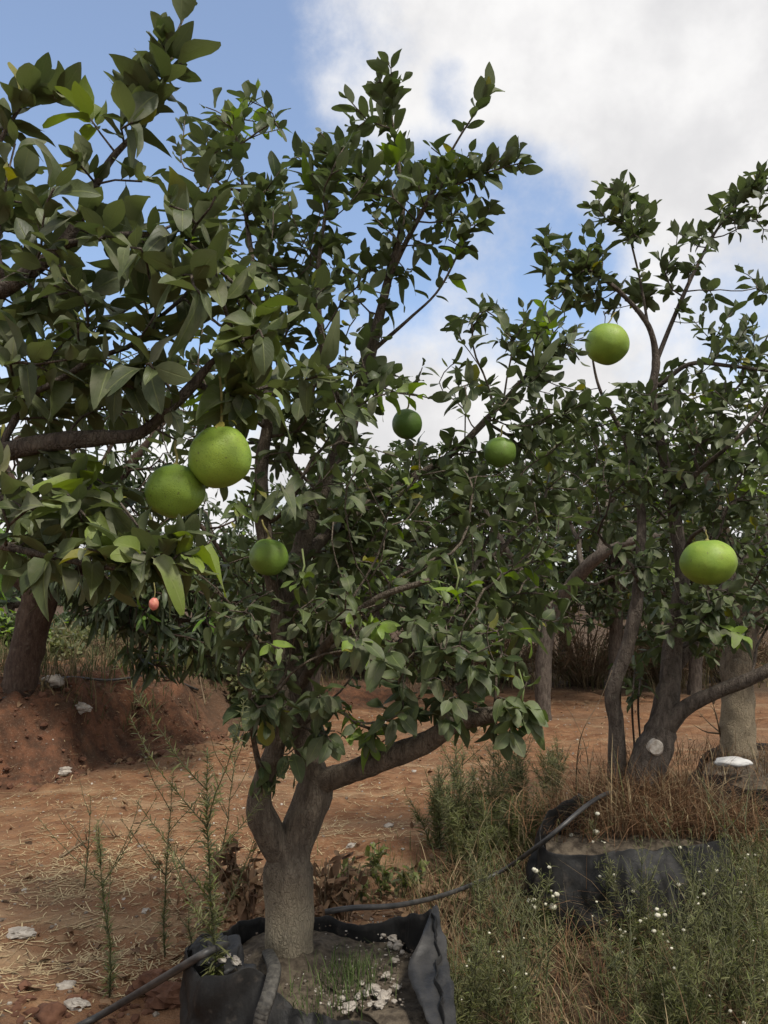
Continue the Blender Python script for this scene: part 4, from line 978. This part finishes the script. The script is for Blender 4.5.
dn1 = lambda a, b: 0 if in_bag1(a, b) else float(veg_field(a, b))*(a > .1)*(b < 7)*(.55 if (a-1.2)**2+(b-3.85)**2 < .16 else 1)
pts = scatter(15000, .1, 3.0, 2.0, 6.0, dn1, seed=3); m = MB(); redp = pts[::3]; pts = np.delete(pts, np.s_[::3], 0)
blades(m, pts, R.gamma(4, .034, len(pts))+.04, R.uniform(.0022, .0052, len(pts)), 4, .75, .2)
# browned grass on the soil of the second and third bags
pp = []
for _ in range(3200):
    a, b = R.normal(b2[0]+.03, .26), R.uniform(b2[1]-.42, b2[1]+.15)
    pp.append((a, b, .40+.12*math.exp(-((a-b2[0])**2+(b-b2[1])**2)/.09)))
for _ in range(600):
    a, b = R.normal(b3[0], .35), R.normal(b3[1]-.05, .2); pp.append((a, b, .38))
pp = np.array(pp); k_ = R.random(len(pp)) < .25; blades(m, pp[k_], R.gamma(4, .034, k_.sum())+.05, R.uniform(.003, .006, k_.sum()), 5, .9, .08)
m2 = MB(); blades(m2, pp+[0, 0, .0], R.gamma(4, .03, len(pp))+.04, R.uniform(.002, .0045, len(pp)), 15, 1.0, .05); blades(m2, redp, R.gamma(4, .036, len(redp))+.04, R.uniform(.002, .005, len(redp)), 17, 1.0, .05)
tag(m2.build('withered_grass', M['withered']), 'matted reddish brown withered grass round the many stemmed tree and among the weeds', 'grass', kind='stuff')
tag(m.build('dry_grass', M['dry']), 'tangled dry brown grass round the grow bags', 'grass', kind='stuff')
m = MB(); pts = scatter(7000, .15, 3.2, 2.0, 6.2, dn1, seed=8); blades(m, pts, R.gamma(4, .03, len(pts))+.03, R.uniform(.002, .004, len(pts)), 6, .45, 0)
for (px, py, z, s_, n_) in ((355, 975, .30, .05, 120), (340, 990, .30, .07, 120), (395, 870, .03, .2, 260), (320, 1010, .28, .06, 60)):
    c = PZ(px, py, z); p = c+np.c_[R.normal(0, s_, (n_, 2)), np.zeros(n_)]
    if z < .1: p[:, 2] = [gzn(a, b) for a, b in p[:, :2]]
    blades(m, p, R.gamma(4, .012, n_)+.02, R.uniform(.002, .004, n_), 7, .5)
tag(m.build('green_grass', M['greengrass']), 'short green grass and seedlings among the dry grass', 'grass', kind='stuff')
dn2 = lambda a, b: float(sstep(.12, .35, bank_field(a, b)[0]+.1*(a > -1.6)*(b > 8.5)))*float(b > 7.1-.25*(a+3.3))
pts = scatter(14000, -9, -.6, 6.8, 15, dn2, seed=12); m = MB()
blades(m, pts, R.gamma(3, .055, len(pts))+.05, R.uniform(.006, .013, len(pts)), 13, .8, .5)
pts = scatter(4500, -2, 9, 11.8, 17, lambda a, b: float(veg_field(a, b) > .5), seed=15); blades(m, pts, R.gamma(4, .07, len(pts))+.06, R.uniform(.008, .016, len(pts)), 16, .5, .15)
tag(m.build('field_grass', M['field']), 'tall straw coloured grass on the field behind the bank and track', 'grass', kind='stuff')

# ------------------------------------------------------------------ shrubs beyond the track
def shrub(name, label, px, Yc, top, halfw, seed, mat, n, leaf, group, youngp=.0, stemmat='drystem'):
    r = np.random.default_rng(seed); bx = PY(px, 640, Yc)[0]; zb = float(gz(bx, Yc)); h = PY(px, top, Yc)[2]-zb; w = halfw*Yc/F
    o = thing(name, (bx, Yc, zb), label, 'shrub', group); st_, lf = MB(), MB()
    for i in range(n):
        a = r.uniform(0, 6.28); rr = w*math.sqrt(r.random()); e = np.array([math.cos(a)*rr, math.sin(a)*rr*.8, h*(1-.5*(rr/w)**2)*r.uniform(.5, 1.05)])
        p = spline([np.array([e[0]*.15, e[1]*.15, -.03]), e*[.55, .55, .55]+r.normal(0, .04, 3), e], n=7); tube(st_, p, np.linspace(.011, .004, 7), 4)
        k = 26; f = r.uniform(.3, 1, k); pos = np.stack([np.interp(f, np.linspace(0, 1, 7), p[:, c]) for c in range(3)], 1)+r.normal(0, .03, (k, 3))
        put_leaves(lf, NARROW if mat == 'brush' else FAR, pos, r.normal(0, 1, (k, 3))+[0, 0, .25], r.normal(0, .6, (k, 3))+[0, 0, 1], leaf*r.uniform(.6, 1.3, k), r.random(k)*.9, (r.random(k) < youngp)*1.0, r)
    st_.build('stems', M[stemmat], o); lf.build('foliage', M[mat], o)
SG = 'brown brush beyond the track'; SG2 = 'shrubs behind the bank'
for i, (px, Yc, top, hw, lab) in enumerate([(585, 12.6, 590, 70, 'brown dry bush behind the curving dark stem'), (660, 12.8, 600, 60, 'brown dry bush seen between the dark stems of the right tree'), (500, 13, 605, 60, 'low brown bush left of the curving dark stem'), (730, 13.2, 605, 60, 'brown dry bush beyond the straight pale trunk'), (430, 13.6, 610, 60, 'low brown bush far beyond the low spreading limb'), (350, 13.8, 610, 60, 'brown bush showing just right of the forked trunk')]):
    shrub('dry_shrub', lab, px, Yc, top, hw, 200+i, 'brush', 110, .12, SG, .12)
for i, (px, Yc, top, hw, lab, mt, yp) in enumerate([(10, 11, 612, 40, 'bright green bush behind the mango trunk', 'farleaf', .45), (95, 11.5, 628, 60, 'grey green bush just right of the mango trunk', 'weedleaf', 0), (180, 11, 632, 50, 'grey green bush under the hanging mango leaves', 'weedleaf', 0), (150, 9.3, 650, 30, 'brown twiggy bush on the bank under the mango crown', 'brush', .15), (235, 10, 640, 40, 'mixed green and brown bush at the end of the bank', 'brush', .5), (60, 16, 612, 80, 'dark green bush farthest behind the bank', 'farleaf', .05), (125, 10.2, 640, 45, 'low brown bush among the grass behind the bank', 'brush', .3), (50, 9.6, 645, 35, 'low green bush close to the mango trunk', 'weedleaf', 0), (205, 9.6, 648, 36, 'straggly grey green bush under the mango fruit', 'weedleaf', 0), (160, 14, 618, 90, 'wide dull green bush closing the view behind the bank', 'farleaf', .02), (260, 9.2, 655, 30, 'small grey green bush beside the dark red soil at the bank end', 'weedleaf', 0)]):
    shrub('field_shrub', lab, px, Yc, top, hw, 220+i, mt, 80, .12 if mt != 'weedleaf' else .1, SG2, yp)
# a far line of trees closing the view
m = MB(); r = np.random.default_rng(77)
for i in range(150):
    px = r.uniform(-500, 1300); Yc = r.uniform(38, 60); bx = (px-384)/F*Yc; h = r.uniform(2.2, 4.6); w = r.uniform(1.5, 3)
    k = 150; u = nrm(r.normal(0, 1, (k, 3)))*r.uniform(.55, 1.0, (k, 1)); pos = np.array([bx, Yc, h*.5])+u*[w, w, h*.5]
    put_leaves(m, FAR, pos, r.normal(0, 1, (k, 3)), r.normal(0, .6, (k, 3))+[0, 0, 1], r.uniform(.5, .9, k), r.random(k)*.9, np.zeros(k), r)
tag(m.build('distant_woods', M['farleaf']), 'far line of dark trees closing the field', 'trees', kind='stuff')

# ------------------------------------------------------------------ weeds
def fleabane(label, b, h, seed, nbr=4, leaf=.05, dens=150, flowers=0, lean=(0, 0), group=None, cat='weed', dry=False, bush=0, name='fleabane_weed', fsize=.006, tilt=.5, wide=1.0, blen=1.0):
    """one upright stem thick with narrow leaves, branching near its top"""
    r = np.random.default_rng(seed); o = thing(name, b, label, cat, group); st_, lf = MB(), MB(); heads = []
    lean = np.array([*lean, 0.])
    def axis_(p0, d, L, r0, k, ls):
        p = [np.array(p0)]; dd = nrm(np.array(d, float))
        for i in range(9):
            dd = nrm(dd+r.normal(0, .05, 3)+[0, 0, .06]); p.append(p[-1]+dd*L/9)
        p = np.array(p); tube(st_, p, np.linspace(r0, .0009, 10), 5)
        f = np.sort(r.uniform(.06, 1, k)); pos = np.stack([np.interp(f, np.linspace(0, 1, 10), p[:, c]) for c in range(3)], 1)
        ax = nrm(p[-1]-p[0]); a = np.arange(k)*2.4+r.normal(0, .3, k); u = nrm(np.cross(ax, [.2, .9, .1])); w = np.cross(ax, u)
        rad_ = u[None]*np.cos(a)[:, None]+w[None]*np.sin(a)[:, None]
        put_leaves(lf, NARROW, pos, rad_*.9+ax*.75+r.normal(0, .15, (k, 3)), ax+r.normal(0, .3, (k, 3)), ls*1.15*r.uniform(.5, 1.2, k)*(1.15-.5*f), r.random(k)*.9, (r.random(k) < .1)*.6, r, wide)
        return p
    mains = [((0, 0, -.02), np.array([0, 0, 1.])+lean+r.normal(0, .04, 3), h, .0042)]
    for i in range(bush):
        a = r.uniform(0, 6.28); mains.append(((r.normal(0, .02), r.normal(0, .02), -.02), (math.cos(a)*tilt*r.uniform(.3, 1), math.sin(a)*tilt*r.uniform(.3, 1), 1), h*r.uniform(.55, 1), .003))
    for (p0, d, L, r0) in mains:
        p = axis_(p0, d, L, r0, int(dens*1.5), leaf)
        ends = [p[-1]]
        for i in range(nbr):
            f = r.uniform(.42, .92); q = p[int(f*9)]; a = r.uniform(0, 6.28)
            e = axis_(q, (math.cos(a)*.8, math.sin(a)*.8, .75), h*r.uniform(.16, .34)*blen, .002, max(12, dens//5), leaf*.7); ends += [e[-1], e[7]]
        heads += ends
    st_.build('stem', M['drystem' if dry else 'stem'], o); lf.build('foliage', M['weedleaf'], o)
    if flowers:
        r.shuffle(heads); hm = None
        for e in heads[:flowers]:
            for _ in range(2 if flowers > 14 else 1):
                if hm is None:
                    mm = MB(); spheroid(mm, np.zeros(3), fsize, .85, 10, 7, .35, 3)
                    hm = mm.build('flower_head', M['flower'], o); fo = hm
                else:
                    fo = hm.copy(); col.objects.link(fo); fo.parent = o
                fo.location = np.array(e)+r.normal(0, .004, 3); sC = r.uniform(.6, 1.35); fo.scale = (sC, sC, sC)
    return o
gb = lambda px, py: (lambda p: (p[0], p[1], gzn(p[0], p[1])))(PZ(px, py, 0.02))
WL = 'thin weeds on the red track'
def tall(label, px0, py0, px1, py1, seed, **kw):
    b = gb(px0, py0); h = PY(px1, py1, b[1])[2]-b[2]; dx = (PY(px1, py1, b[1])[0]-b[0])/h
    kw['dens'] = int(kw['dens']*1.9); kw['leaf'] *= .78; kw['nbr'] += 2
    return fleabane(label, b, h, seed, lean=(dx, 0), wide=1.3, blen=1.6, **kw)
tall('tallest feathery green weed, standing before the corner of the torn bag', 226, 1075, 216, 735, 300, nbr=5, leaf=.058, dens=260, group=WL)
tall('straight thin green weed on the track with forked bare top, nearest the frame edge', 110, 990, 122, 815, 301, nbr=3, leaf=.045, dens=170, group=WL)
tall('thin green weed leaning between the other two tall weeds on the track', 166, 950, 152, 765, 302, nbr=3, leaf=.042, dens=150, group=WL)
tall('knee high sprig of green weed beside the corner of the torn bag', 194, 948, 190, 908, 303, nbr=1, leaf=.035, dens=40, group=WL)
tall('wispy green weed with few leaves behind the tallest weed', 212, 900, 246, 740, 304, nbr=4, leaf=.04, dens=70, group=WL)
tall('faint wispy weed growing from the straw on the track', 84, 880, 92, 790, 305, nbr=2, leaf=.035, dens=40, group=WL)
G5 = 'feathery weeds between the bags'
for i, (px, py, ty, bush) in enumerate([(452, 868, 745, 4), (470, 862, 772, 4), (492, 850, 742, 5), (515, 842, 756, 4), (532, 850, 730, 3), (440, 850, 765, 3), (482, 885, 800, 4), (508, 872, 790, 3), (556, 800, 740, 2), (546, 875, 785, 2)]):
    b = gb(px, py); h = PY(px, ty, b[1])[2]-b[2]
    fleabane('feathery green weed growing in the thicket between the torn bag and the half buried bag', b, h*1.08, 320+i, nbr=6, leaf=.055, dens=100, bush=bush+3, group=G5, tilt=.55)
G6 = 'white flowered weeds before the half buried bag'
for i, (px, py, ty, fl) in enumerate([(556, 900, 845, 12), (572, 905, 838, 14), (590, 900, 792, 8), (545, 930, 862, 14), (606, 930, 850, 10), (632, 955, 905, 8), (652, 960, 900, 8), (575, 870, 792, 9), (690, 930, 840, 10)]):
    b = gb(px, py+25); h = PY(px, ty, b[1])[2]-b[2]
    fleabane('green weed with cream white flower heads against the wall of the half buried bag', b, h, 340+i, nbr=4, leaf=.04, dens=70, flowers=fl, bush=2, group=G6, fsize=.0125 if i < 4 else .008, tilt=.3)
G7 = 'green flowering weeds along the frame bottom'
rr = np.random.default_rng(9)
low = [(470, 985, 915), (490, 1010, 925), (455, 1030, 960), (520, 1030, 955), (640, 1030, 955), (680, 1020, 930), (720, 1030, 930), (755, 1020, 910), (700, 990, 895), (740, 980, 880), (768, 960, 860), (715, 950, 850), (745, 930, 835), (765, 900, 815), (720, 900, 820), (690, 900, 830), (660, 1000, 930), (780, 1000, 890), (735, 870, 800), (760, 860, 790), (700, 870, 805), (500, 960, 905), (610, 965, 900)]
for i, (px, py, ty) in enumerate(low):
    b = gb(px, py+35); h = max(.16, PY(px, ty, b[1])[2]-b[2])
    fleabane('bushy green weed dotted with tiny cream flowers in the lower right of the scene', b, h, 360+i, nbr=3, leaf=.036, dens=90, flowers=int(rr.integers(1, 6)), bush=4, group=G7, tilt=.6, fsize=.0045)
G8 = 'airy weeds among the dry grass'
for i, (px, py, ty) in enumerate([(480, 940, 860), (520, 930, 850), (640, 940, 830), (545, 985, 890), (630, 1010, 890), (470, 1020, 925), (515, 1005, 900), (700, 960, 820), (730, 940, 790), (760, 950, 800), (690, 1010, 880), (480, 900, 815), (740, 1000, 850)]):
    b = gb(px, py+30); h = PY(px, ty, b[1])[2]-b[2]
    fleabane('thin airy grey green weed standing in the straw between the two nearer bags', b, h, 480+i, nbr=6, leaf=.035, dens=45, flowers=0, bush=3, group=G8, tilt=.45, blen=1.2)
# seedlings with broad leaves by the trunk, and dead plants
def seedling(label, px, py, n, seed, size, mat, cat, name, z=None, group=None, hh=.12):
    b = np.array(gb(px, py)) if z is None else PZ(px, py, z); r = np.random.default_rng(seed)
    o = thing(name, b, label, cat, group); st_, lf = MB(), MB()
    for i in range(n):
        a = r.uniform(0, 6.28); e = np.array([math.cos(a)*hh*.7*r.random(), math.sin(a)*hh*.5*r.random(), hh*r.uniform(.5, 1.2)]); p = spline([np.array([e[0]*.2, e[1]*.2, -.01]), e*.6, e], n=6); tube(st_, p, .002, 4)
        k = 7; f = r.uniform(.35, 1, k); pos = np.stack([np.interp(f, np.linspace(0, 1, 6), p[:, c]) for c in range(3)], 1)
        put_leaves(lf, CITRUS if mat != 'weedleaf' else FAR, pos, r.normal(0, 1, (k, 3))+[0, 0, -.1 if mat == 'deadleaf' else .5], r.normal(0, .5, (k, 3))+[0, 0, 1], size*r.uniform(.6, 1.2, k), r.random(k)*.8, (r.random(k) < .4)*.6 if mat != 'deadleaf' else np.zeros(k), r)
    st_.build('stem', M['drystem' if mat == 'deadleaf' else 'stem'], o); lf.build('foliage', M[mat], o)
SGp = 'leafy green seedlings right of the trunk'
for i, (px, py) in enumerate([(345, 880), (362, 890), (385, 886), (402, 892), (414, 882), (372, 872)]):
    seedling('low leafy green seedling on the soil just right of the forked trunk', px, py, 7, 400+i, .05, 'weedleaf', 'seedling', 'seedling', group=SGp)
DG = 'dead brown plants at the trunk foot'
for i, (px, py, lab) in enumerate([(247, 905, 'dead brown leafy plant left of the trunk foot, behind the bag rim'), (325, 915, 'dead brown leafy plant touching the right side of the trunk foot'), (345, 905, 'dead brown plant under the start of the thin hose'), (232, 890, 'withered brown plant farthest left of the trunk foot')]):
    seedling(lab, px, py+12, 12, 420+i, .06, 'deadleaf', 'dead plant', 'dead_plant', z=.22, group=DG, hh=.22)
# bare dry twigs by the bags
def twig(label, pts, r0, seed):
    r = np.random.default_rng(seed); p = spline(pts, n=24); m = MB(); tube(m, p-p[0], np.linspace(r0, .001, 24), 5)
    for i in range(5):
        a = p[int(r.uniform(6, 22))]-p[0]; e = a+r.normal(0, .07, 3)+[0, 0, .1]; tube(m, spline([a, (a+e)/2+r.normal(0, .01, 3), e], n=6), np.linspace(r0*.6, .0008, 6), 4)
    o = m.build('dry_twig', M['drystem']); o.location = p[0]; tag(o, label, 'twig', 'bare dry twigs')
twig('bare dry twig standing left of the many stemmed tree', [PZ(575, 800, .35), PY(580, 740, 3.8), PY(600, 700, 3.8), PY(612, 670, 3.8)], .005, 1)
twig('curved dry twig standing behind the raised corner of the half buried bag', [PZ(590, 795, .45), PY(586, 750, 3.9), PY(572, 715, 3.9), PY(560, 700, 3.9)], .004, 2)
twig('dark dry twig leaning beside the straight pale trunk', [PZ(722, 742, .42), PY(716, 715, 5.0), PY(709, 690, 5.0)], .012, 3)
twig('bare dry twig standing on the bank below the mango leaves', [PZ(205, 705, .3), PY(200, 670, 8.6), PY(210, 640, 8.6)], .01, 4)
twig('grey dead stick lying on the straw of the track', [gs(60, 848, .01), gs(90, 838, .02), gs(130, 832, .012)], .008, 5)

# ------------------------------------------------------------------ light and sky
SUN_EL, SUN_AZ = rad(58), rad(138)       # azimuth measured from +Y towards +X
sd = bpy.data.lights.new('sun', 'SUN'); so = bpy.data.objects.new('sun', sd); col.objects.link(so)
sd.energy = 2.6; sd.angle = rad(8); sd.color = (1, .94, .85)
dirv = Vector((math.sin(SUN_AZ)*math.cos(SUN_EL), math.cos(SUN_AZ)*math.cos(SUN_EL), math.sin(SUN_EL)))
so.rotation_euler = dirv.to_track_quat('Z', 'Y').to_euler()
w = bpy.data.worlds.new('World'); sc.world = w; w.use_nodes = True
nt = w.node_tree; nt.nodes.clear(); g = G(nt)
sky = nt.nodes.new('ShaderNodeTexSky'); sky.sky_type = 'NISHITA'; sky.sun_disc = False
sky.sun_elevation = SUN_EL; sky.sun_rotation = SUN_AZ; sky.altitude = 50; sky.air_density = 1.0; sky.dust_density = .6; sky.ozone_density = 2.2
tc = nt.nodes.new('ShaderNodeTexCoord'); dvec = tc.outputs['Generated']
def lobe(px, py, r0, r1):
    d = ray(px, py); d = d/np.linalg.norm(d)
    n = nt.nodes.new('ShaderNodeVectorMath'); n.operation = 'DOT_PRODUCT'; nt.links.new(dvec, n.inputs[0]); n.inputs[1].default_value = d
    return g.ramp(n.outputs['Value'], math.cos(rad(r1)), math.cos(rad(r0)))
cn = g.noise(dvec, 3.2, 8, .58); cn2 = g.noise(dvec, 9, 6, .6)
bias = g.math('SUBTRACT', .62, g.math('MULTIPLY', lobe(110, 60, 9, 27), .62))
bias = g.math('SUBTRACT', bias, g.math('MULTIPLY', lobe(490, 258, 3, 11), .78))
bias = g.math('SUBTRACT', bias, g.math('MULTIPLY', lobe(690, 300, 2, 9), .34))
bias = g.math('SUBTRACT', bias, g.math('MULTIPLY', lobe(290, 270, 3, 12), .3))
bias = g.math('ADD', bias, g.math('MULTIPLY', lobe(560, 70, 10, 24), .45))
bias = g.math('ADD', bias, g.math('MULTIPLY', lobe(430, 440, 4, 14), .25))
f = g.math('ADD', bias, g.math('MULTIPLY', g.math('SUBTRACT', cn, .5), 1.15))
f = g.math('ADD', f, g.math('MULTIPLY', g.math('SUBTRACT', cn2, .5), .25))
f = g.math('ADD', f, g.math('MULTIPLY', g.math('SUBTRACT', g.noise(dvec, 22, 8, .66), .5), .32))
f = g.math('SUBTRACT', f, g.math('MULTIPLY', lobe(455, 88, .3, 2.6), .3))
cov = g.ramp(f, .22, .72)
shade = g.ramp(g.math('ADD', g.math('MULTIPLY', g.noise(dvec, 3.0, 6, .55), .7), g.math('MULTIPLY', g.noise(dvec, 12, 6, .6), .3)) , .36, .66)
cc = g.mix(shade, (3.5, 3.47, 3.52), (4.5, 4.45, 4.42))
skyc = g.mix(cov, g.mix(.14, sky.outputs[0], (3.2, 3.3, 3.5)), cc)
bg = nt.nodes.new('ShaderNodeBackground'); nt.links.new(skyc, bg.inputs[0]); bg.inputs[1].default_value = .15
wo = nt.nodes.new('ShaderNodeOutputWorld'); nt.links.new(bg.outputs[0], wo.inputs[0])

sc.view_settings.view_transform = 'Standard'; sc.view_settings.look = 'None'; sc.view_settings.exposure = 0.55; sc.view_settings.gamma = 1
sc.view_settings.use_curve_mapping = False
sc.cycles.use_denoising = True
sc.cycles.max_bounces = 6; sc.cycles.diffuse_bounces = 3; sc.cycles.glossy_bounces = 2; sc.cycles.transmission_bounces = 4
